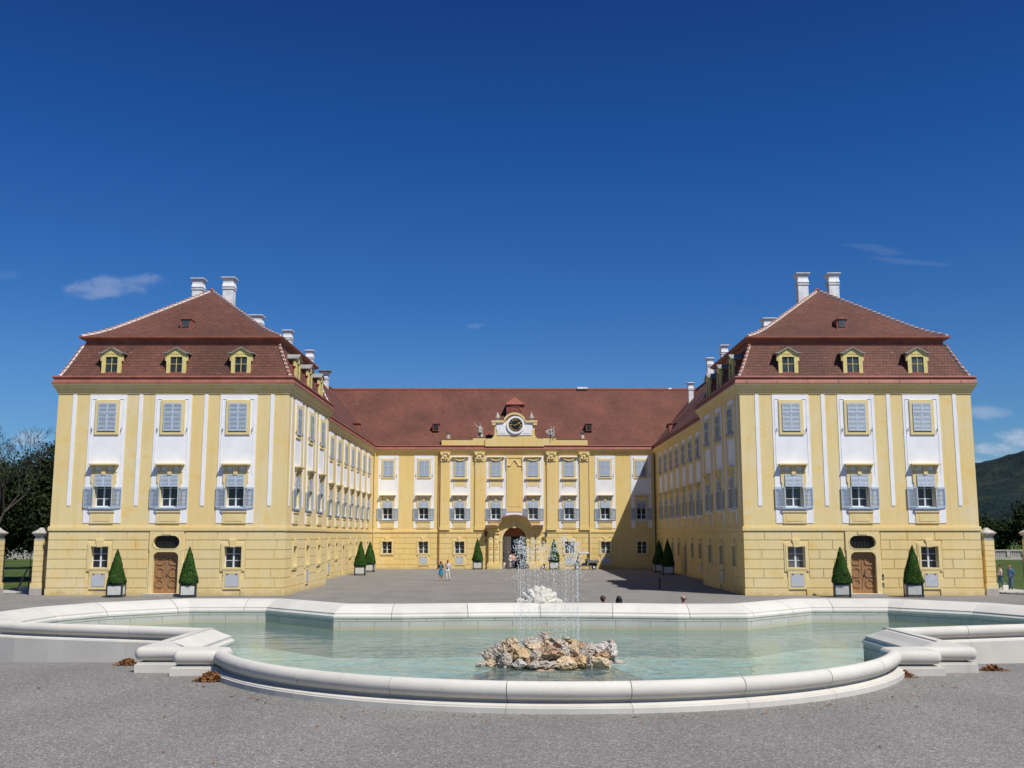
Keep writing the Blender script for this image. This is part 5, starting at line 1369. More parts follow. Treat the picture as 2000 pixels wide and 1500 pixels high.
# jets: a ring of water that climbs, breaks at the top and falls back in beaded strings
rnd = random.Random(11)
jc = Vector((FX+.04, 24.6, 1.2)); JR = .76
mb = MB()
def drop(p, r, st=1.0):
    q = [(p.x, p.y, p.z-r*st), (p.x+r, p.y, p.z), (p.x, p.y+r, p.z), (p.x-r, p.y, p.z), (p.x, p.y-r, p.z), (p.x, p.y, p.z+r*st)]
    for a, b, c in ((0, 2, 1), (0, 3, 2), (0, 4, 3), (0, 1, 4), (5, 1, 2), (5, 2, 3), (5, 3, 4), (5, 4, 1)): mb.face([q[a], q[b], q[c]], 'water_drop', smooth=True)
NJ = 16
topz = [jc.z+2.62+rnd.uniform(-.25, .12) for _ in range(NJ)]
for j in range(NJ):
    a = 2*math.pi*(j+.3)/NJ; base = jc+Vector((math.cos(a), math.sin(a), 0))*JR*.93
    tz = topz[j]; dense = 1.25 if abs(math.cos(a)) > .75 else 1.0
    # broken head of the jet
    for k in range(int(95*dense)):
        t = abs(rnd.gauss(0, .42)); z = tz-t*.75
        sp_ = .035+.07*math.sqrt(max(0, t))
        drop(Vector((base.x+rnd.gauss(0, sp_), base.y+rnd.gauss(0, sp_), z)), rnd.uniform(.004, .0105), rnd.uniform(.9, 2.4))
    # falling strings
    for st in range(3):
        o_ = Vector((rnd.gauss(0, .07), rnd.gauss(0, .07), 0)); z = tz-.5
        b2 = base+o_
        while z > 1.24:
            z -= rnd.uniform(.03, .11); b2 = b2+Vector((rnd.gauss(0, .0025), rnd.gauss(0, .0025), 0))
            drop(Vector((b2.x, b2.y, z)), rnd.uniform(.0035, .009), rnd.uniform(1.5, 4.0))
    for k in range(46):
        z = rnd.uniform(1.3, tz-.2); drop(Vector((base.x+rnd.gauss(0, .13), base.y+rnd.gauss(0, .13), z)), rnd.uniform(.004, .010), rnd.uniform(.8, 1.6))
for k in range(500):   # splash where they land
    a = rnd.uniform(0, 2*math.pi); r = JR+rnd.gauss(0, .16); drop(Vector((jc.x+math.cos(a)*r, jc.y+math.sin(a)*r, 1.21+abs(rnd.gauss(0, .05)))), rnd.uniform(.003, .008))
tag(mb.build('fountain_spray'), 'ring of white beaded water jets rising and falling behind the boulder mound', 'water spray', kind='stuff')

# ================================================================== PLANTERS WITH CLIPPED CONES
def leafy_cone(r0, h, n, leaf, mat, prof=None):
    mb = MB(); rr_ = random.Random(5)
    mb.lathe([(r0*.80, 0), (r0*.86, h*.08), (r0*.7, h*.35), (r0*.4, h*.66), (.02, h*.96)], (0, 0, 0), mat, 14)
    for k in range(n):
        t = 1-math.sqrt(rr_.random()); z = t*h
        rad = r0*(min(1, .86+t*2.4) if t < .06 else (1-(t-.06)/.94)**.86)
        a = rr_.uniform(0, 2*math.pi); lump = 1+.05*math.sin(a*3+z*4)+.04*math.sin(a*7-z*6)
        rad = rad*lump+rr_.uniform(-.07, .035)*(1-t*.6)
        c = Vector((math.cos(a)*rad, math.sin(a)*rad, z)); n_ = Vector((math.cos(a), math.sin(a), .35)).normalized()
        n_ = (n_+Vector((rr_.gauss(0, .5), rr_.gauss(0, .5), rr_.gauss(0, .5)))).normalized()
        u = n_.orthogonal().normalized(); v = n_.cross(u); th_ = rr_.uniform(0, 6.28); u, v = u*math.cos(th_)+v*math.sin(th_), v*math.cos(th_)-u*math.sin(th_)
        l = leaf*rr_.uniform(.7, 1.3)
        mb.face([c-u*l, c-v*l*.55, c+u*l, c+v*l*.55], mat)
    return mb
def make_planter():
    t = thing('potted_topiary', (0, 0, 0), '', 'topiary')
    h = .48
    mb = MB()
    for sx in (-1, 1):
        for sy in (-1, 1):
            mb.box(sx*h-.05, sx*h+.05, sy*h-.05, sy*h+.05, 0, .86, 'planter_green'); mb.ball((sx*h, sy*h, .89), .05, 'planter_green', 4)
    for s_ in (-1, 1):
        mb.box(-h+.05, h-.05, s_*h-.035, s_*h+.035, .09, .17, 'planter_green'); mb.box(-h+.05, h-.05, s_*h-.035, s_*h+.035, .74, .82, 'planter_green')
        mb.box(s_*h-.035, s_*h+.035, -h+.05, h-.05, .09, .17, 'planter_green'); mb.box(s_*h-.035, s_*h+.035, -h+.05, h-.05, .74, .82, 'planter_green')
    sub(mb.build('box_frame'), t)
    for k in range(4):
        mb = MB(Matrix.Rotation(k*math.pi/2, 4, 'Z'))
        n = 6
        for i in range(n):
            a = -h+.05+(2*h-.1)*i/n; b = a+(2*h-.1)/n-.008; mb.box(a, b, -h-.018, -h+.018, .17, .74, 'planter_white')
        sub(mb.build('side_panel'), t)
    mb = MB(); mb.box(-h+.02, h-.02, -h+.02, h-.02, .70, .78, 'planter_soil'); mb.tube((0, 0, .7), (0, 0, 1.1), .05, .04, 'bark', 8); sub(mb.build('trunk'), t)
    o = leafy_cone(.62, 2.38, 9000, .042, 'topiary_leaf').build('foliage'); o.location = (0, 0, .84); sub(o, t)
    return t
pl0 = make_planter()
PLN = [(-25.35, 66.35, 8, .97, 'cone topiary in white box by the ground window left of the far-left pavilion door'),
       (-20.75, 66.3, 14, .98, 'cone topiary in white box just right of the far-left pavilion door'),
       (20.85, 66.4, -14, 1.0, 'cone topiary in white box just left of the right pavilion door'),
       (25.4, 66.4, -10, 1.0, 'cone topiary in white box below the outer ground window of the right pavilion'),
       (-15.15, 102.0, 4, 1.04, 'nearer cone topiary of the sunlit pair along the left wing'),
       (-15.5, 111.0, 0, 1.04, 'farther cone topiary of the sunlit pair along the left wing'),
       (15.2, 103.0, -4, 1.08, 'nearer cone topiary of the shaded pair along the right wing'),
       (15.3, 110.0, 0, 1.08, 'farther cone topiary of the shaded pair along the right wing'),
       (-4.22, 119.3, 0, 1.08, 'cone topiary standing left of the arched portal, clear of the spray'),
       (4.55, 119.3, 0, 1.08, 'cone topiary standing right of the arched portal, seen through the spray')]
for i, (x, y, a, sc, lb) in enumerate(PLN):
    o = pl0 if i == 0 else copy_tree(pl0)
    o.location = (x, y, 0); o.rotation_euler = (0, 0, R(a)); o.scale = (sc*.98, sc*.98, sc); tag(o, lb, 'topiary', 'clipped cones in white boxes')
    for ch in o.children:
        if ch.name.startswith('foliage'): ch.rotation_euler = (R((i*37) % 5-2)*.5, R((i*23) % 5-2)*.5, i*1.9); ch.scale = (1+.03*((i*7) % 4-1.5), 1+.03*((i*5) % 4-1.5), 1+.015*((i*3) % 5-2))

# ================================================================== GATE PIERS, RAILINGS, GATES
def gate_pier(x, y, s, label, wing_=True):
    t = thing('gate_pier', (x, y, 0), label, 'gate pier', 'gate piers beside the pavilions'); h = .30
    mb = MB()
    mb.box(-h-.09, h+.09, -h-.09, h+.09, 0, .72, 'weathered_stone' if False else 'trim_plaster'); mb.box(-h-.05, h+.05, -h-.05, h+.05, .72, .80, 'trim_plaster')
    mb.box(-h, h, -h, h, .8, 3.58, 'yellow_plaster')
    n = 8
    for k in range(n):
        z0 = .83+k*.342; mb.box(-h-.02, h+.02, -h-.02, h+.02, z0+.012, z0+.325, 'yellow_plaster')
    sub(mb.build('shaft'), t)
    mb = MB(); mb.box(-h-.10, h+.10, -h-.10, h+.10, -.05, .42, 'pale_stone_paving'); sub(mb.build('stone_foot'), t)
    mb = MB(); mb.box(-h-.03, h+.03, -h-.03, h+.03, 3.58, 3.64, 'weathered_stone'); mb.box(-h+.02, h-.02, -h+.02, h-.02, 3.64, 3.86, 'weathered_stone')
    mb.frustum(-h-.04, h+.04, -h-.04, h+.04, 3.86, -h-.13, h+.13, -h-.13, h+.13, 4.0, 'weathered_stone')
    mb.box(-h-.15, h+.15, -h-.15, h+.15, 4.0, 4.07, 'weathered_stone')
    mb.frustum(-h-.14, h+.14, -h-.14, h+.14, 4.07, -h+.12, h-.12, -h+.12, h-.12, 4.26, 'weathered_stone'); mb.frustum(-h+.12, h-.12, -h+.12, h-.12, 4.26, -h+.2, h-.2, -h+.2, h-.2, 4.38, 'weathered_stone')
    sub(mb.build('cap'), t)
    if wing_:
        mb = MB(Matrix.Scale(s, 4, (1, 0, 0)))      # wing towards the building (at -x for the right-hand pier)
        mb.box(-h-.62, -h, .0, .3, 0, 2.55, 'trim_plaster'); mb.box(-h-.72, -h, -.02, .55, 0, .75, 'trim_plaster')
        mb.box(-h-.7, -h+.02, -.02, .55, 2.55, 2.62, 'weathered_stone'); mb.box(-h-.74, -h+.02, -.05, .58, 2.66, 2.74, 'weathered_stone'); mb.box(-h-.66, -h, 0, .54, 2.62, 2.66, 'weathered_stone')
        mb.prism([(-h-.6, 2.74), (-h, 2.74), (-h, 3.9), (-h-.18, 3.75), (-h-.2, 3.1), (-h-.45, 2.95)], .1, .45, 'weathered_stone')
        sub(mb.build('scroll_wing'), t)
    return t
gate_pier(31.44, 68.95, 1, 'rusticated yellow gate pier with stone cap against the right pavilion')
gate_pier(-31.5, 68.95, -1, 'rusticated yellow gate pier with stone cap against the left pavilion')
gate_pier(34.28, 69.0, 1, 'gate pier cut by the right photo edge beyond the two walkers', False)
gate_pier(-34.42, 69.0, -1, 'gate pier cut by the left photo edge beside the bare tree', False)
def iron_gate(x, y, ang, label, w_=1.9, h_=2.6):
    t = thing('iron_gate', (x, y, 0), label, 'gate', None, R(ang))
    mb = MB(); rectframe(mb, 0, w_, .08, h_, .05, -.025, .025, 'dark_iron'); mb.box(.05, w_-.05, -.02, .02, .9, .95, 'dark_iron'); mb.box(.05, w_-.05, -.02, .02, 2.1, 2.14, 'dark_iron'); sub(mb.build('gate_frame'), t)
    mb = MB()
    n = int(w_/.11)
    for k in range(1, n): mb.box(k*w_/n-.011, k*w_/n+.011, -.011, .011, .1, h_-.05, 'dark_iron')
    for k in range(1, n): mb.lathe([(.012, 0), (.025, .03), (0, .12)], (k*w_/n, 0, h_), 'dark_iron', 4)
    sub(mb.build('bars'), t)
iron_gate(34.1, 69.3, 69, 'open black iron gate leaf at the right photo edge')
iron_gate(-34.1, 69.3, 114, 'open black iron gate leaf at the left photo edge')
# balustrades far behind the lawns
def balustrade(x0, x1, y, z1, label):
    t = thing('balustrade', ((x0+x1)/2, y, 0), label, 'balustrade'); hw = (x1-x0)/2
    mb = MB(); mb.box(-hw, hw, -.2, .2, -.1, .32, 'weathered_stone'); sub(mb.build('base'), t)
    mb = MB(); mb.box(-hw, hw, -.24, .24, z1-.22, z1, 'weathered_stone'); sub(mb.build('rail'), t)
    mb = MB()
    x = -hw
    while x < hw: mb.box(x, x+.55, -.22, .22, .32, z1-.22, 'weathered_stone'); x += 2.4
    sub(mb.build('piers'), t)
    mb = MB(); x = -hw+.75; k = 0
    while x < hw-.2:
        if (x+hw) % 2.4 > .6: mb.box(x-.07, x+.07, -.07, .07, .32, z1-.22, 'weathered_stone')
        x += .3
    b_ = sub(mb.build('balusters'), t); b_['kind'] = 'stuff'
balustrade(58, 108, 168, 1.55, 'low grey stone balustrade beyond the right lawn')
balustrade(-110, -60, 172, 1.5, 'low pale balustrade glimpsed under the trees beyond the left lawn')
mb = MB(); mb.box(56, 130, 171, 171.3, -.1, 1.15, 'weathered_stone'); tag(mb.build('garden_wall'), 'grey wall showing through the openings of the right balustrade', 'wall')
mb = MB(); mb.box(-130, -58, 176, 176.3, -.1, 2.0, 'weathered_stone'); mb.box(-130.1, -57.9, 175.9, 176.4, 2.0, 2.1, 'weathered_stone'); tag(mb.build('garden_wall'), 'pale wall glimpsed between trunks beyond the left lawn', 'wall')

# ================================================================== TREES
def crown_mb(n_cl, n_leaf, rx, ry, rz_, leaf, seed, mats, low=-.6):
    mb = MB(); r_ = random.Random(seed)
    for k in range(n_cl):
        while True:
            d = Vector((r_.uniform(-1, 1), r_.uniform(-1, 1), r_.uniform(low, 1)))
            if .25 < d.length < 1: break
        d = d*(.82+.30*noise.noise(d*2.2+Vector((seed, 0, 0))))
        c = Vector((d.x*rx, d.y*ry, d.z*rz_)); cr_ = r_.uniform(.09, .2)*(rx+rz_)/2; mt = mats[0] if r_.random() < .6 else mats[1]
        for i in range(n_leaf):
            p = c+Vector((r_.gauss(0, cr_), r_.gauss(0, cr_), r_.gauss(0, cr_*.7)))
            n_ = Vector((r_.gauss(0, 1), r_.gauss(0, 1), r_.gauss(.6, 1))).normalized(); u = n_.orthogonal().normalized(); v = n_.cross(u); th_ = r_.uniform(0, 6.28)
            u, v = u*math.cos(th_)+v*math.sin(th_), v*math.cos(th_)-u*math.sin(th_); l = leaf*r_.uniform(.6, 1.3)
            mb.face([p-u*l, p-v*l*.6, p+u*l, p+v*l*.6], mt)
    return mb
def trunk_mb(h, r, seed, lean=.05):
    mb = MB(); r_ = random.Random(seed); p = Vector((0, 0, -.1)); rad = r
    pts_ = [p.copy()]
    for k in range(7):
        p = p+Vector((r_.gauss(0, lean)*h/7, r_.gauss(0, lean)*h/7, h/7)); pts_.append(p.copy())
    for k in range(7): mb.tube(pts_[k], pts_[k+1], r*(1-k*.12), r*(1-(k+1)*.12), 'bark', 8)
    for k in range(9):
        i = r_.randint(2, 6); a = r_.uniform(0, 6.28); q = pts_[i]; e = q+Vector((math.cos(a)*h*.28, math.sin(a)*h*.28, h*r_.uniform(.12, .3))); m_ = q.lerp(e, .5)+Vector((0, 0, .1*h*.3))
        rr0 = r*(1-i*.12)*.5; mb.tube(q, m_, rr0, rr0*.6, 'bark', 6); mb.tube(m_, e, rr0*.6, rr0*.2, 'bark', 6)
    return mb
CR = {}
def tree(x, y, h, rx, seed, label, cat='tree', group=None, low=.25, leaf=.15, mats=('dark_leaf', 'mid_leaf'), n=(150, 190), rz=0):
    t = thing('tree', (x, y, 0), label, cat, group, rz)
    th_ = h*.8; sub(trunk_mb(th_, h*.022, seed).build('trunk'), t)
    ch = h*(1-low)/2
    key = (seed, leaf)
    o = crown_mb(n[0], n[1], rx, rx*.9, ch, leaf, seed, mats, -1).build('crown'); o.location = (0, 0, h-ch); sub(o, t)
    return t
TR = [(-42.2, 92, 12.5, 3.7, 1, 'dense dark tree close against the left pavilion, its crown rising beside the wall', .16),
      (-55.5, 104, 12.0, 5.6, 2, 'dark spreading tree behind the bare branches at the left photo edge', .14),
      (-60.5, 120, 13, 6.0, 3, 'dark tree farther back over the left lawn with a slender trunk showing', .17),
      (-53, 124, 13.2, 4.8, 4, 'tallest dark tree behind the left gate pier', .18),
      (-66, 100, 11, 5.8, 5, 'dark tree at the left photo edge with its crown half out of view', .16)]
TR.append((-43.6, 88, 10.4, 4.4, 6, 'nearest dark tree behind the left gate, under the bare twigs', .17))
for x, y, h, rx, sd, lb, lw in TR: tree(x, y, h, rx, sd, lb, group='dark trees left of the palace', low=lw)
TR2 = [(85.5, 190, 6.6, 5.2, 11, 'rounded dark tree beyond the balustrade, nearest the right gate pier', .0),
       (94.5, 186, 10.6, 5.6, 12, 'taller dark tree beyond the balustrade at the right photo edge', .0),
       (79.5, 192, 5.6, 4.6, 13, 'lower dark tree beside the right pavilion edge beyond the balustrade', .0),
       (104, 196, 12.5, 6.5, 14, 'dark tree behind the second right gate pier, partly out of view', .0),
       (93, 205, 7.8, 6.5, 15, 'dark tree in the second row beyond the right balustrade', .0)]
for x, y, h, rx, sd, lb, lw in TR2: tree(x, y, h, rx, sd, lb, group='dark trees right of the palace', low=lw, leaf=.26, n=(120, 130))
tree(4, 158, 11, 7, 31, 'dark tree seen through the arched passage beyond the palace', low=0, leaf=.3, n=(70, 90), mats=('dark_leaf', 'dark_leaf'))
tree(-6, 163, 12, 8, 32, 'second dark tree behind the palace, mostly hidden by it', low=0, leaf=.3, n=(70, 90), mats=('dark_leaf', 'dark_leaf'))
# bare tree
mb = MB(); rb = random.Random(21)
def branch(p, d, L_, r, lev):
    q = p+d*L_; mb.tube(p, q, r, r*.68, 'bark', 5 if lev < 3 else 3, caps=False)
    if lev >= 8: return
    n = 2 if rb.random() < .6 else 3
    for k in range(n):
        u = d.orthogonal().normalized(); a = rb.uniform(0, 6.28); v = u*math.cos(a)+d.cross(u)*math.sin(a)
        nd_ = (d+v*rb.uniform(.3, .75)+Vector((0, 0, .10))).normalized()
        branch(q, nd_, L_*rb.uniform(.66, .86), max(.011, r*(.68 if n == 2 else .58)), lev+1)
bt = thing('bare_tree', (-40.6, 80, 0), 'leafless grey tree with fine upswept twigs at the left photo edge', 'tree')
branch(Vector((0, 0, -.1)), Vector((.03, 0, 1)).normalized(), 3.2, .20, 0)
sub(mb.build('branches'), bt)
# staked sapling
st = thing('staked_sapling', (-34.6, 74.2, 0), 'young tree held by slanting wooden stakes behind the left gate', 'sapling')
for a in (90, 210, 330):
    mb = MB(); ca, sa = math.cos(R(a)), math.sin(R(a)); mb.tube((ca*.75, sa*.75, -.05), (ca*.12, sa*.12, 1.55),   .07, .06, 'stake_wood', 6); sub(mb.build('stake'), st)
mb = MB(); mb.tube((0, 0, 0), (.05, 0, 3.3), .045, .025, 'bark', 6)
for k in range(9): a = k*2.4; mb.tube((.03, 0, 1.9+k*.15), (.03+math.cos(a)*.5, math.sin(a)*.5, 2.4+k*.15), .014, .006, 'bark', 4)
sub(mb.build('trunk'), st)
mb = MB(); mb.frustum(-.38, .38, -.2, .2, -.05, -.3, .3, -.15, .15, .32, 'weathered_stone'); o = sub(mb.build('foot_stone'), st); o.location = (.05, -.7, 0)

# ================================================================== LANTERNS, BOLLARDS, HYDRANT
def lantern():
    t = thing('wall_lantern', (0, 0, 0), '', 'lantern')
    mb = MB(); mb.box(-.06, .06, -.05, 0, -.7, -.25, 'dark_iron'); mb.tube((0, -.03, -.6), (0, -.42, -.3), .022, .022, 'dark_iron', 6); mb.tube((0, -.42, -.3), (0, -.45, -.05), .022, .022, 'dark_iron', 6); sub(mb.build('bracket'), t)
    mb = MB(); mb.frustum(-.10, .10, -.55, -.35, 0, -.17, .17, -.62, -.28, .48, 'window_glass'); sub(mb.build('lamp_glass'), t)
    mb = MB(); mb.frustum(-.2, .2, -.65, -.25, .48, -.05, .05, -.5, -.4, .68, 'dark_iron'); mb.tube((0, -.45, .66), (0, -.45, .82), .03, .005, 'dark_iron', 6); mb.box(-.11, .11, -.56, -.34, -.05, 0, 'dark_iron')
    for sx in (-1, 1):
        for yy, y2 in ((-.55, -.62), (-.35, -.28)): mb.tube((sx*.1, yy, 0), (sx*.17, y2, .48), .014, .014, 'dark_iron', 4)
    sub(mb.build('lamp_cage'), t); return t
ln = lantern()
for i, (px, lb) in enumerate(((949, 'black wall lantern left of the arched portal, its shadow on the wall'), (1066, 'black wall lantern right of the arched portal, half veiled by spray'))):
    o = ln if i == 0 else copy_tree(ln); X, Z = PY(px, 1050, 121.3); o.location = (X, CY-.04, Z+.1); tag(o, lb, 'lantern', 'wall lanterns at the portal')
hl = thing('hanging_lantern', (.1, 124.2, 4.0), 'dark lantern hanging inside the arched passage', 'lantern')
mb = MB(); mb.tube((0, 0, .2), (0, 0, .78), .015, .015, 'dark_iron', 4); sub(mb.build('chain'), hl)
mb = MB(); mb.lathe([(0, -.55), (.1, -.5), (.2, -.1), (.24, 0), (.12, .14), (0, .24)], (0, 0, 0), 'dark_iron', 6, smooth=False); sub(mb.build('lamp_cage'), hl)
def bollard(x, y, label, mat='dark_iron', h=.6):
    t = thing('bollard', (x, y, 0), label, 'bollard')
    mb = MB(); mb.lathe([(.16, 0), (.16, .06), (.09, .1), (.085, h-.18), (.12, h-.16)], (0, 0, 0), mat, 10); sub(mb.build('post'), t)
    mb = MB(); mb.lathe([(.12, h-.16), (.15, h-.1), (.1, h-.02), (0, h)], (0, 0, 0), mat, 10); sub(mb.build('cap'), t)
bollard(3.42, 120.3, 'small dark bollard between the portal and the topiary in the spray'); bollard(1.45, 120.3, 'small dark bollard at the right jamb of the arch')
t = thing('hydrant', (10.75, 77.2, 0), 'slim dark red hydrant post standing in the shaded court', 'hydrant')
mb = MB(); mb.lathe([(.11, 0), (.11, .05), (.065, .09), (.06, .6), (.08, .62)], (0, 0, 0), 'hydrant_red', 10); sub(mb.build('post'), t)
mb = MB(); mb.lathe([(.08, .62), (.09, .7), (.05, .76), (0, .8)], (0, 0, 0), 'hydrant_red', 10); mb.tube((-.12, 0, .58), (.12, 0, .58), .035, .035, 'hydrant_red', 8); sub(mb.build('hydrant_head'), t)
# wall plates beside the right door
for z, h in ((1.02, .34), (.56, .24)):
    X, _ = PY(1725, 1125, 68); mb = MB(); mb.box(X-.06, X+.06, BY0-.075, BY0-.03, z, z+h, 'dark_iron'); mb.box(X-.035, X+.035, BY0-.085, BY0-.075, z+h*.25, z+h*.45, 'grey_panel')
    mb.build('intercom_plate' if z > .8 else 'socket_plate', palace)

# ================================================================== UTILITY CART
ct = thing('utility_cart', (8.15, 119.4, 0), 'small open utility cart with white canopy and grey cargo bed parked behind the spray', 'cart')
mb = MB(); mb.box(-1.25, 1.35, -.52, .52, .34, .46, 'cart_grey'); mb.prism([(-1.35, .4), (-.75, .4), (-.70, .95), (-1.05, .92), (-1.32, .7)], -.52, .52, 'cart_grey'); sub(mb.build('body'), ct)
mb = MB(); mb.box(.15, 1.5, -.6, .6, .74, .80, 'cart_grey'); 
for yy in (-.6, .56): mb.box(.15, 1.5, yy, yy+.04, .80, 1.02, 'cart_grey')
mb.box(.15, .19, -.56, .56, .80, 1.02, 'cart_grey'); mb.box(1.46, 1.5, -.56, .56, .80, 1.02, 'cart_grey'); mb.box(.35, 1.3, -.4, .4, .46, .74, 'seat_black'); sub(mb.build('cargo_bed'), ct)
mb = MB(); mb.box(-.42, .12, -.5, .5, .46, .72, 'seat_black'); mb.box(.0, .12, -.5, .5, .72, 1.12, 'seat_black'); sub(mb.build('seat'), ct)
mb = MB(); mb.box(-.72, .38, -.6, .6, 1.80, 1.96, 'cart_white'); sub(mb.build('canopy'), ct)
mb = MB()
for yy in (-.54, .54): mb.tube((.14, yy, .46), (.3, yy, 1.82), .045, .045, 'seat_black', 6); mb.tube((-1.02, yy, .9), (-.68, yy, 1.82), .045, .045, 'seat_black', 6)
mb.tube((.18, -.54, 1.3), (.18, .54, 1.3), .02, .02, 'seat_black', 6); sub(mb.build('roof_posts'), ct)
mb = MB(); mb.hexa([(-1.02, -.52, .95), (-1.0, -.52, .95), (-1.0, .52, .95), (-1.02, .52, .95), (-.71, -.52, 1.8), (-.69, -.52, 1.8), (-.69, .52, 1.8), (-.71, .52, 1.8)], 'window_glass'); sub(mb.build('windshield'), ct)
mb = MB()
for k in range(12): a0, a1 = k*math.pi/6, (k+1)*math.pi/6; mb.tube((-.62+.06*math.sin(a0), -.22+.17*math.cos(a0), 1.05+.16*math.sin(a0)), (-.62+.06*math.sin(a1), -.22+.17*math.cos(a1), 1.05+.16*math.sin(a1)), .015, .015, 'seat_black', 5)
mb.tube((-.62, -.22, 1.05), (-.85, -.22, .75), .02, .02, 'seat_black', 5); sub(mb.build('steering_wheel'), ct)
for x in (-.95, .95):
    for yy in (-.5, .5):
        mb = MB(); mb.tube((x, yy-.1, .26), (x, yy+.1, .26), .26, .26, 'rubber', 16); w_ = sub(mb.build('wheel'), ct); mb = MB(); mb.tube((x, yy-.11, .26), (x, yy+.11, .26), .13, .13, 'cart_white', 12); sub(mb.build('rim'), w_)

# ================================================================== PEOPLE AND STATUES
def skin_obj(J, E_, name, mat, sub_=1):
    """J: dict name->(pos, radius); E_: list of edges; first joint is the root"""
    names = list(J); idx = {n: i for i, n in enumerate(names)}
    me = bpy.data.meshes.new(name+'_s'); me.from_pydata([J[n][0] for n in names], [(idx[a], idx[b]) for a, b in E_], [])
    o = bpy.data.objects.new(name+'_s', me); COL.objects.link(o)
    m_ = o.modifiers.new('s', 'SKIN'); m_.use_smooth_shade = True
    sv = me.skin_vertices[0].data
    for n in names:
        r = J[n][1]; sv[idx[n]].radius = (r, r) if not isinstance(r, tuple) else r; sv[idx[n]].use_root = (idx[n] == 0)
    s2 = o.modifiers.new('u', 'SUBSURF'); s2.levels = sub_; s2.render_levels = sub_
    dg = bpy.context.evaluated_depsgraph_get(); dg.update()
    nm = bpy.data.meshes.new_from_object(o.evaluated_get(dg)); nm.name = name; nm.materials.clear(); nm.materials.append(MATS[mat])
    for p in nm.polygons: p.use_smooth = True; p.material_index = 0
    bpy.data.objects.remove(o); bpy.data.meshes.remove(me)
    ob = bpy.data.objects.new(name, nm); COL.objects.link(ob); return ob
def merge(dst, mbx):
    t = mbx.build('tmp'); off = {}
    for i, m_ in enumerate(t.data.materials):
        if m_.name not in [x.name for x in dst.data.materials]: dst.data.materials.append(m_)
        off[i] = [x.name for x in dst.data.materials].index(m_.name)
    for p in t.data.polygons: p.material_index = off[p.material_index]
    bm = bmesh.new(); bm.from_mesh(dst.data); bm.from_mesh(t.data); bm.to_mesh(dst.data); bm.free(); bpy.data.objects.remove(t)
BASEJ = dict(pel=((0, 0, .96), .125), belly=((0, 0, 1.10), .105), chest=((0, 0, 1.30), .125), nb=((0, .01, 1.46), .062), neck=((0, 0, 1.53), .050), jaw=((0, -.015, 1.59), .062), head=((0, 0, 1.66), .088), top=((0, .005, 1.72), .065),
             shl=((-.17, 0, 1.41), .056), ell=((-.22, .03, 1.13), .042), wrl=((-.23, -.03, .90), .028), hal=((-.23, -.045, .83), .032),
             shr=((.17, 0, 1.41), .056), elr=((.22, .03, 1.13), .042), wrr=((.23, -.03, .90), .028), har=((.23, -.045, .83), .032),
             hil=((-.09, 0, .90), .082), knl=((-.10, -.015, .50), .052), anl=((-.10, .02, .09), .036), tol=((-.11, -.13, .035), .032),
             hir=((.09, 0, .90), .082), knr=((.10, -.015, .50), .052), anr=((.10, .02, .09), .036), tor=((.11, -.13, .035), .032))
BE = [('pel', 'belly'), ('belly', 'chest'), ('chest', 'nb'), ('nb', 'neck'), ('neck', 'jaw'), ('jaw', 'head'), ('head', 'top')]
for q_ in 'lr': BE += [('chest', 'sh'+q_), ('sh'+q_, 'el'+q_), ('el'+q_, 'wr'+q_), ('wr'+q_, 'ha'+q_), ('pel', 'hi'+q_), ('hi'+q_, 'kn'+q_), ('kn'+q_, 'an'+q_), ('an'+q_, 'to'+q_)]
def body(pose, mat='skin', name='person', fingers=True, face=True):
    J = {k: v for k, v in BASEJ.items()}
    for k, p in pose.items(): J[k] = (p, J[k][1])
    E_ = list(BE)
    if fingers:
        for q_ in 'lr':
            h = Vector(J['ha'+q_][0]); w_ = Vector(J['wr'+q_][0]); d = (h-w_).normalized(); s_ = d.cross(Vector((1, 0, 0)))
            if s_.length < .2: s_ = Vector((0, 1, 0))
            s_.normalize(); pn = d.cross(s_)
            for i, (o_, L_) in enumerate(((-.026, .060), (-.009, .072), (.009, .068), (.026, .052))):
                a = h+s_*o_+d*.02; b_ = a+d*L_*.55; c = b_+d*L_*.4+pn*.014
                for nm, p, r in (('a', a, .010), ('b', b_, .009), ('c', c, .007)): J['f%s%d%s' % (q_, i, nm)] = (tuple(p), r)
                E_ += [('ha'+q_, 'f%s%da' % (q_, i)), ('f%s%da' % (q_, i), 'f%s%db' % (q_, i)), ('f%s%db' % (q_, i), 'f%s%dc' % (q_, i))]
            a = h-d*.02-s_*.038; b_ = a-s_*.015+d*.035
            J['t%sa' % q_] = (tuple(a), .011); J['t%sb' % q_] = (tuple(b_), .009); E_ += [('ha'+q_, 't%sa' % q_), ('t%sa' % q_, 't%sb' % q_)]
    o = skin_obj(J, E_, name, mat)
    if face:
        hd = Vector(J['head'][0]); m = MB()
        m.frustum(hd.x-.015, hd.x+.015, hd.y-.115, hd.y-.07, hd.z-.045, hd.x-.006, hd.x+.006, hd.y-.095, hd.y-.07, hd.z+.01, mat)
        for sx in (-1, 1):
            m.ball((hd.x+sx*.032, hd.y-.082, hd.z+.005), .011, 'hair_black' if mat.startswith('skin') else mat, 4); m.ball((hd.x+sx*.088, hd.y+.005, hd.z-.015), .024, mat, 5, (.5, .8, 1.3))
        m.box(hd.x-.022, hd.x+.022, hd.y-.092, hd.y-.07, hd.z-.067, hd.z-.060, 'cloth_red' if mat.startswith('skin') else mat)
        merge(o, m)
    return o, J
def garment(J, keys, grow, name, mat, extra=None):
    K = {}
    for k in keys:
        p, r = J[k]; K[k] = (p, r+grow.get(k, grow['*']))
    E_ = [(a, b) for a, b in BE if a in K and b in K]
    if extra: E_ = E_+extra
    return skin_obj(K, E_, name, mat)
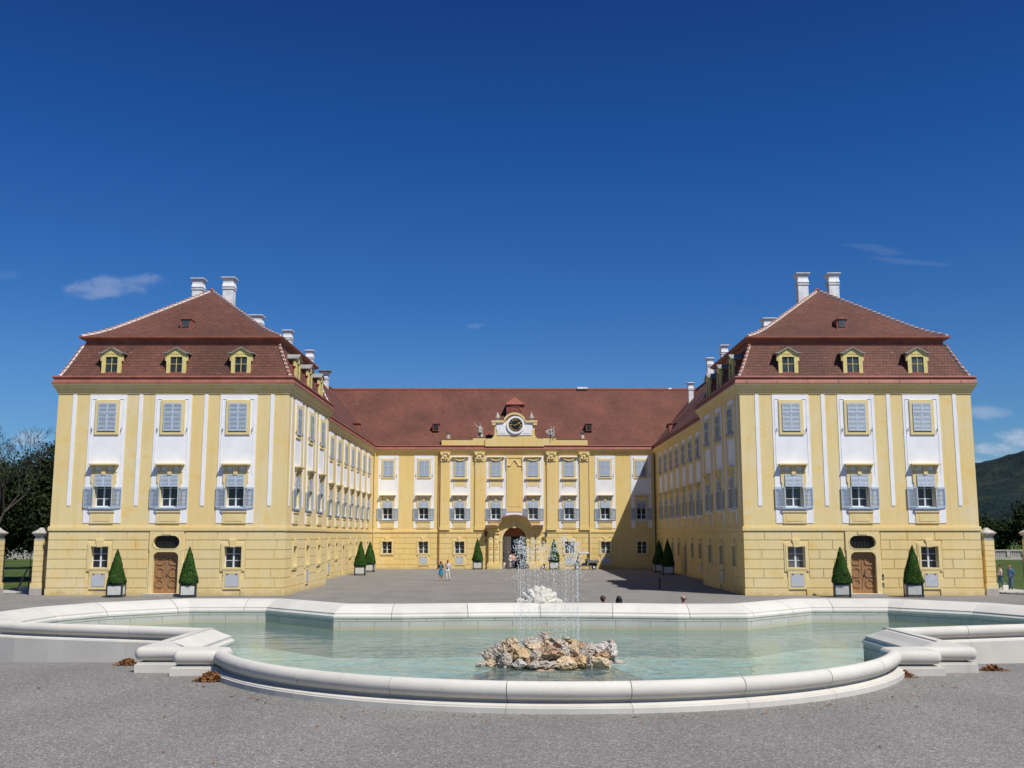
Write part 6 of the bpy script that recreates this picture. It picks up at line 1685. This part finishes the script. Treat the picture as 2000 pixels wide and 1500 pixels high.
def shirt(J, mat, name='shirt', long=True):
    J2 = dict(J)
    for q_ in 'lr':
        a, b = Vector(J['el'+q_][0]), Vector(J['wr'+q_][0]); J2['wr'+q_] = (tuple(a.lerp(b, .9 if long else .12)), J['wr'+q_][1])
    J2['pel'] = ((J['pel'][0][0], J['pel'][0][1], J['pel'][0][2]+.0), J['pel'][1])
    return garment(J2, ['belly', 'pel', 'chest', 'nb', 'shl', 'ell', 'wrl', 'shr', 'elr', 'wrr'], {'*': .020, 'nb': .012, 'pel': .022, 'wrl': .018, 'wrr': .018, 'belly': .026}, name, mat)
def trousers(J, mat):
    return garment(J, ['pel', 'hil', 'knl', 'anl', 'hir', 'knr', 'anr'], {'*': .020, 'pel': .018, 'anl': .03, 'anr': .03, 'knl': .026, 'knr': .026}, 'trousers', mat)
def shoes(J, mat):
    out = []
    for q_ in 'lr':
        K = dict(a=(J['an'+q_][0], .045), t=(J['to'+q_][0], .042)); out.append(skin_obj(K, [('a', 't')], 'shoe', mat))
    return out
def hair(J, mat, kind='short'):
    hd = Vector(J['head'][0]); m = MB()
    m.ball((hd.x, hd.y+.022, hd.z+.028), .105, mat, 8, (.93, 1, 1.0))
    if kind == 'long':
        for i in range(6): m.ball((hd.x, hd.y+.055, hd.z-.02-i*.045), .095-i*.004, mat, 6, (1.05, .65, 1))
        for sx in (-1, 1):
            for i in range(5): m.ball((hd.x+sx*.085, hd.y+.0, hd.z-.02-i*.045), .038, mat, 5)
    return m.build('hair')
def put(o, x, y, z, rz, sc, label, kids):
    for k in kids:
        if k: k.parent = o
    o.location = (x, y, z); o.rotation_euler = (0, 0, R(rz)); o.scale = (sc,)*3
    return tag(o, label, 'person')
# woman in teal dress
o, J = body(dict(ell=(-.26, .02, 1.16), wrl=(-.42, -.12, 1.08), hal=(-.49, -.15, 1.09), elr=(.23, .05, 1.15), wrr=(.16, -.16, 1.12), har=(.11, -.21, 1.14), knl=(-.08, -.10, .50), anl=(-.07, -.10, .09), tol=(-.08, -.25, .035), knr=(.07, .02, .50), anr=(.06, .10, .09), tor=(.07, -.05, .035)))
jk = shirt(J, 'cloth_black', 'cardigan')
m = MB(); m.lathe([(.115, 1.36), (.125, 1.25), (.125, 1.12), (.16, .98), (.20, .80), (.235, .58), (.225, .57), (.10, .62)], (0, -.012, 0), 'cloth_teal', 18)
m.frustum(-.075, .075, -.165, -.1, 1.04, -.06, .06, -.165, -.1, 1.40, 'cloth_teal'); dr = m.build('dress')
for v in dr.data.vertices:
    if v.co.z < .9: a = math.atan2(v.co.y, v.co.x); k = 1+.07*math.sin(a*7); v.co.x *= k; v.co.y *= k
X, Y = GZ(861, 1135); put(o, X, Y, 0, 6, .95, 'woman in teal dress and black cardigan with auburn hair, one arm held out', [jk, dr, hair(J, 'hair_auburn', 'long')]+shoes(J, 'skin'))
# man in white trousers, red cap
o, J = body(dict(elr=(.25, .04, 1.14), wrr=(.27, .0, .90), har=(.27, -.01, .83), ell=(-.20, -.08, 1.17), wrl=(-.04, -.2, 1.15), hal=(.02, -.21, 1.17), knr=(.14, .0, .5), anr=(.18, .06, .09), tor=(.20, -.09, .035), knl=(-.08, -.08, .5), anl=(-.07, -.06, .09), tol=(-.12, -.20, .035)), 'skin_red')
m = MB(); hd = Vector(J['head'][0]); m.ball((hd.x, hd.y+.01, hd.z+.04), .108, 'cloth_red', 8, (.95, 1, .85)); m.box(hd.x-.07, hd.x+.07, hd.y-.19, hd.y-.06, hd.z+.035, hd.z+.05, 'cloth_red'); cap = m.build('cap')
m = MB(); m.tube((-.17, -.10, 1.43), (.05, -.185, 1.12), .05, .035, 'cloth_gold', 8); m.tube((-.17, .0, 1.46), (-.05, .1, 1.42), .05, .05, 'cloth_gold', 8); scarf = m.build('scarf')
X, Y = GZ(874, 1135); put(o, X, Y, 0, 4, 1.0, 'man in white trousers, pale blue shirt and red cap beside the woman in teal', [shirt(J, 'cloth_pale_blue'), trousers(J, 'cloth_cream'), cap, scarf]+shoes(J, 'leather'))
# two walkers in the arch
o, J = body(dict(knl=(-.09, -.12, .52), anl=(-.07, -.06, .10), tol=(-.08, -.2, .05), knr=(.08, .05, .50), anr=(.06, .2, .13), tor=(.07, .1, .04), elr=(.26, .06, 1.15), wrr=(.24, -.1, .95), har=(.23, -.15, .9), ell=(-.24, .0, 1.16), wrl=(-.2, -.18, 1.02), hal=(-.18, -.24, 1.0)))
put(o, -.14, 120.2, 0, 0, 1.03, 'walker in peach shirt and dark trousers striding out of the arch', [shirt(J, 'cloth_peach'), trousers(J, 'cloth_navy'), hair(J, 'hair_auburn')]+shoes(J, 'leather'))
o, J = body(dict(elr=(.24, -.02, 1.14), wrr=(.2, -.15, 1.0), har=(.18, -.2, 1.0)))
put(o, -.42, 122.4, 0, 0, 1.05, 'person in white shirt just behind the peach-shirted walker in the arch', [shirt(J, 'cloth_white'), trousers(J, 'cloth_cream'), hair(J, 'hair_dark')]+shoes(J, 'leather'))
# heads beyond the far rim
def behind(px, vtop, y, rz, hm, lb, top_mat, hr='hair_dark', skinm='skin', bald=False, yaw=0):
    o, J = body({}, skinm)
    kids = [shirt(J, top_mat), trousers(J, 'cloth_navy')]+shoes(J, 'leather')
    if bald:
        m = MB(); hd = Vector(J['head'][0])
        for sx in (-1, 1): m.ball((hd.x+sx*.06, hd.y+.045, hd.z-.005), .05, 'hair_grey', 6, (.8, 1.1, .8))
        m.ball((hd.x, hd.y+.075, hd.z-.02), .05, 'hair_grey', 6, (1.3, .6, .7)); kids.append(m.build('hair'))
    else: kids.append(hair(J, hr, 'long' if 'black' in hr else 'short'))
    X, Zt = PY(px, vtop, y); z = gz(y); sc = (Zt-z)/1.745
    put(o, X, y, z, rz, sc, lb, kids)
behind(1178.5, 1165.5, 37.0, 120, 1.75, 'dark-haired head in profile showing over the far rim, nearest the shell', 'cloth_blue', 'hair_dark')
behind(1209, 1166, 37.2, 170, 1.72, 'black-haired head from behind showing over the far rim, middle of three', 'cloth_black', 'hair_black')
behind(1334.5, 1161.5, 33.6, -155, 1.75, 'bald sunburnt head and white collar showing over the far rim', 'cloth_white', skinm='skin_red', bald=True)
# two by the right gate
o, J = body(dict(knl=(-.02, -.14, .5), anl=(-.02, -.05, .09), tol=(-.03, -.2, .035), knr=(.06, .08, .5), anr=(.06, .26, .12), tor=(.07, .14, .035), elr=(.22, .0, 1.14), wrr=(.15, -.18, 1.05), har=(.13, -.25, 1.08), ell=(-.2, -.02, 1.14), wrl=(-.12, -.2, 1.04), hal=(-.08, -.26, 1.06)))
X, Y = GZ(1955.5, 1150.5); put(o, X, Y, 0.01, -90, .98, 'woman in pinkish white top and jeans walking left past the right gate pier', [shirt(J, 'cloth_pink_white', long=False), trousers(J, 'cloth_denim'), hair(J, 'hair_dark')]+shoes(J, 'leather'))
o, J = body(dict(ell=(-.24, .08, 1.14), wrl=(-.14, .16, .98), hal=(-.06, .18, .95), elr=(.24, .08, 1.14), wrr=(.14, .17, .98), har=(.06, .19, .96)), 'skin_red')
m = MB(); m.ball((0, .08, 1.67), .07, 'hair_grey', 6, (1.2, .6, .8)); hg = m.build('hair')
X, Y = GZ(1975, 1152); put(o, X, Y, 0, -60, 1.02, 'balding man in blue shirt and jeans, hands behind his back, by the right gate', [shirt(J, 'cloth_blue'), trousers(J, 'cloth_denim'), hg]+shoes(J, 'leather'))
bg_ = thing('shopping_bag', (X-.42, Y-.05, 0), 'small white bag standing on the kerb beside the man in blue', 'bag')
m = MB(); m.frustum(-.17, .17, -.08, .08, 0, -.19, .19, -.05, .05, .34, 'cloth_cream'); sub(m.build('bag_body'), bg_)
m = MB(); m.tube((-.1, 0, .33), (-.06, 0, .5), .01, .01, 'cloth_cream', 5); m.tube((.1, 0, .33), (.06, 0, .5), .01, .01, 'cloth_cream', 5); m.tube((-.06, 0, .5), (.06, 0, .5), .01, .01, 'cloth_cream', 5); sub(m.build('bag_handle'), bg_)
# roof statues
ys_ = yp+.22
o, J = body(dict(ell=(-.36, -.02, 1.52), wrl=(-.50, -.05, 1.76), hal=(-.55, -.06, 1.84), elr=(.30, .0, 1.18), wrr=(.22, -.15, 1.0), har=(.15, -.2, 1.0), knl=(-.13, -.1, .52), anl=(-.17, -.03, .09), tol=(-.2, -.18, .04)), 'statue_stone', 'statue', True, True)
m = MB(); m.ball((0, .02, 1.73), .115, 'statue_stone', 8, (.85, 1.1, 1)); m.prism([(-.02, 1.78), (.06, 1.80), (.1, 1.9), (-.03, 1.98), (-.1, 1.88)], -.03, .03, 'statue_stone')
m.lathe([(.17, 1.18), (.19, 1.0), (.23, .78), (.25, .6), (.20, .58)], (0, 0, 0), 'statue_stone', 12)
m.hexa([(.1, -.05, .02), (.34, -.02, .02), (.34, .22, .02), (.1, .2, .02), (.12, .02, 1.4), (.24, .03, 1.4), (.22, .14, 1.4), (.08, .14, 1.4)], 'statue_stone')
m.hexa([(-.18, .0, .04), (.2, .05, .04), (.2, .25, .04), (-.18, .22, .04), (-.16, .06, 1.42), (.2, .06, 1.42), (.18, .16, 1.42), (-.14, .16, 1.42)], 'statue_stone')
merge(o, m); 
X, _ = PY(937, 853, yp); o.location = (X, ys_, 15.44); o.scale = (1.12, 1.0, .86); tag(o, 'grey stone warrior statue with crested helmet and raised arm on the left roof parapet', 'statue')
pb = MB(); pb.box(-.5, .5, -.2, .2, -.06, .02, 'statue_stone'); sub(pb.build('statue_base'), o)
o, J = body(dict(pel=((0, 0, .50)), belly=(-.02, .0, .64), chest=(-.06, .0, .86), nb=(-.06, 0, 1.0), neck=(-.06, -.01, 1.07), jaw=(-.05, -.03, 1.13), head=(-.05, -.03, 1.21), top=(-.05, -.03, 1.27), shl=(-.22, 0, .96), ell=(-.36, -.08, .75), wrl=(-.42, -.16, .55), hal=(-.43, -.18, .49), shr=(.11, 0, .97), elr=(.26, -.06, .82), wrr=(.32, -.12, 1.0), har=(.33, -.14, 1.07),
                 hil=(-.08, -.05, .46), knl=(.05, -.42, .34), anl=(.08, -.42, -.05), tol=(.12, -.5, -.14), hir=(.1, -.05, .46), knr=(.25, -.36, .40), anr=(.38, -.36, .08), tor=(.46, -.44, .03)), 'statue_stone', 'statue', True, True)
m = MB(); m.ball((.26, -.02, 1.18), .12, 'statue_stone', 7); m.ball((.25, -.0, .95), .15, 'statue_stone', 7, (.9, .9, 1.3)); m.ball((-.05, .0, 1.24), .11, 'statue_stone', 7); m.tube((.3, -.05, 1.0), (.15, -.2, .8), .05, .04, 'statue_stone', 7); m.tube((.3, 0, .8), (.42, -.15, .5), .08, .05, 'statue_stone', 7)
m.ball((.05, .08, .3), .34, 'statue_stone', 9, (1.1, .7, .95)); m.hexa([(-.6, .05, .5), (-.25, .05, .3), (-.2, .12, .3), (-.55, .12, .5), (-.72, .05, .75), (-.3, .05, 1.0), (-.28, .12, 1.0), (-.7, .12, .75)], 'statue_stone')
m.tube((-.45, -.15, .5), (-.38, -.15, -.02), .03, .03, 'statue_stone', 6)
merge(o, m)
X, _ = PY(1077, 853, yp); o.location = (X, yp+.15, 15.42); o.scale = (.95,)*3; tag(o, 'grey stone pair of seated figures with dangling leg on the right roof parapet', 'statue')
pb = MB(); pb.box(-.42, .5, -.1, .3, -.06, .06, 'statue_stone'); sub(pb.build('statue_base'), o)

# ================================================================== LEAVES AND PEBBLES
def leafpile(px, pv, w_, d_, n, label, hgt=.13, rz=0):
    X, Y = GZ(px, pv, 1.40); z0 = gz(Y); X, Y = GZ(px, pv, z0); mb = MB(); r_ = random.Random(int(px))
    for k in range(n):
        a, b = r_.gauss(0, .42), r_.gauss(0, .42); e = math.exp(-(a*a+b*b)*1.8)
        c = Vector((X+a*w_, Y+b*d_, 0)); c.z = gz(c.y)+.008+r_.random()*hgt*e
        n_ = Vector((r_.gauss(0, .7), r_.gauss(0, .7), 1)).normalized(); u = n_.orthogonal().normalized(); v = n_.cross(u); th_ = r_.uniform(0, 6.28); u, v = u*math.cos(th_)+v*math.sin(th_), v*math.cos(th_)-u*math.sin(th_)
        l = r_.uniform(.022, .05)
        mb.face([c-u*l, c-v*l*.45+n_*l*.3, c+u*l], 'dry_leaf'); mb.face([c-u*l, c+u*l, c+v*l*.45+n_*l*.3], 'dry_leaf')
    tag(mb.build('leaf_pile'), label, 'leaf pile', kind='stuff')
leafpile(250, 1299, .26, .14, 420, 'brown dry leaves heaped against the basin wall, left of the left pier')
leafpile(412, 1331, .26, .15, 480, 'brown dry leaves heaped in the corner in front of the left pier', .16)
leafpile(1764, 1323, .20, .16, 200, 'brown dry leaves in the corner of the right pier and front rim', .10)
leafpile(1938, 1311, .22, .18, 240, 'brown dry leaves lying on gravel at the foot of the right basin wall', .10)
mb = MB(); r_ = random.Random(77)
for k in range(95):
    x = r_.uniform(-9, 10); y = r_.uniform(10.5, 18)
    if math.hypot(x-FX, y-arcC) < arcR+.25 or y > 18.2: continue
    if r_.random() < .6:
        a = r_.uniform(-1, 1); x = FX+math.sin(a)*(arcR+.4+abs(r_.gauss(0, .5))); y = arcC-math.cos(a)*(arcR+.4+abs(r_.gauss(0, .5)))
        if y < 10: continue
    c = Vector((x, y, gz(y)+.012)); u = Vector((r_.gauss(0, 1), r_.gauss(0, 1), .1)).normalized(); v = Vector((0, 0, 1)).cross(u)+Vector((0, 0, r_.gauss(0, .3))); l = r_.uniform(.018, .04)
    mb.face([c-u*l, c-v*l*.5+Vector((0, 0, l*.3)), c+u*l], 'dry_leaf'); mb.face([c-u*l, c+u*l, c+v*l*.5+Vector((0, 0, l*.3))], 'dry_leaf')
tag(mb.build('fallen_leaves'), 'single dry leaves scattered over the gravel in front of the basin', 'fallen leaves', kind='stuff')
for n_, c_ in (('peb_a', (.22, .21, .195)), ('peb_b', (.155, .148, .138)), ('peb_c', (.36, .345, .32))): simple(n_, c_, .9, tuple(x*.8 for x in c_), 30)
mb = MB(); r_ = random.Random(5)
for k in range(26000):
    y = 9.5+8.5*r_.random()**1.5; x = FX+r_.uniform(-.62, .62)*y
    if math.hypot(x-FX, y-arcC) < arcR+.2: continue
    c = Vector((x, y, gz(y)+.002)); s_ = r_.uniform(.003, .010); a = r_.uniform(0, 6.28); mt = r_.choice(('peb_a', 'peb_b', 'peb_b', 'peb_a', 'peb_c'))
    b_ = [c+Vector((math.cos(a+t)*s_*r_.uniform(.7, 1.3), math.sin(a+t)*s_*r_.uniform(.7, 1.3), -.003)) for t in (0, 2.1, 4.2)]; tp = c+Vector((r_.gauss(0, .2)*s_, r_.gauss(0, .2)*s_, s_*r_.uniform(.6, 1)))
    for i in range(3): mb.face([b_[i], b_[(i+1) % 3], tp], mt)
tag(mb.build('pebbles'), 'loose grey pebbles strewn on the gravel in the foreground', 'pebbles', kind='stuff')
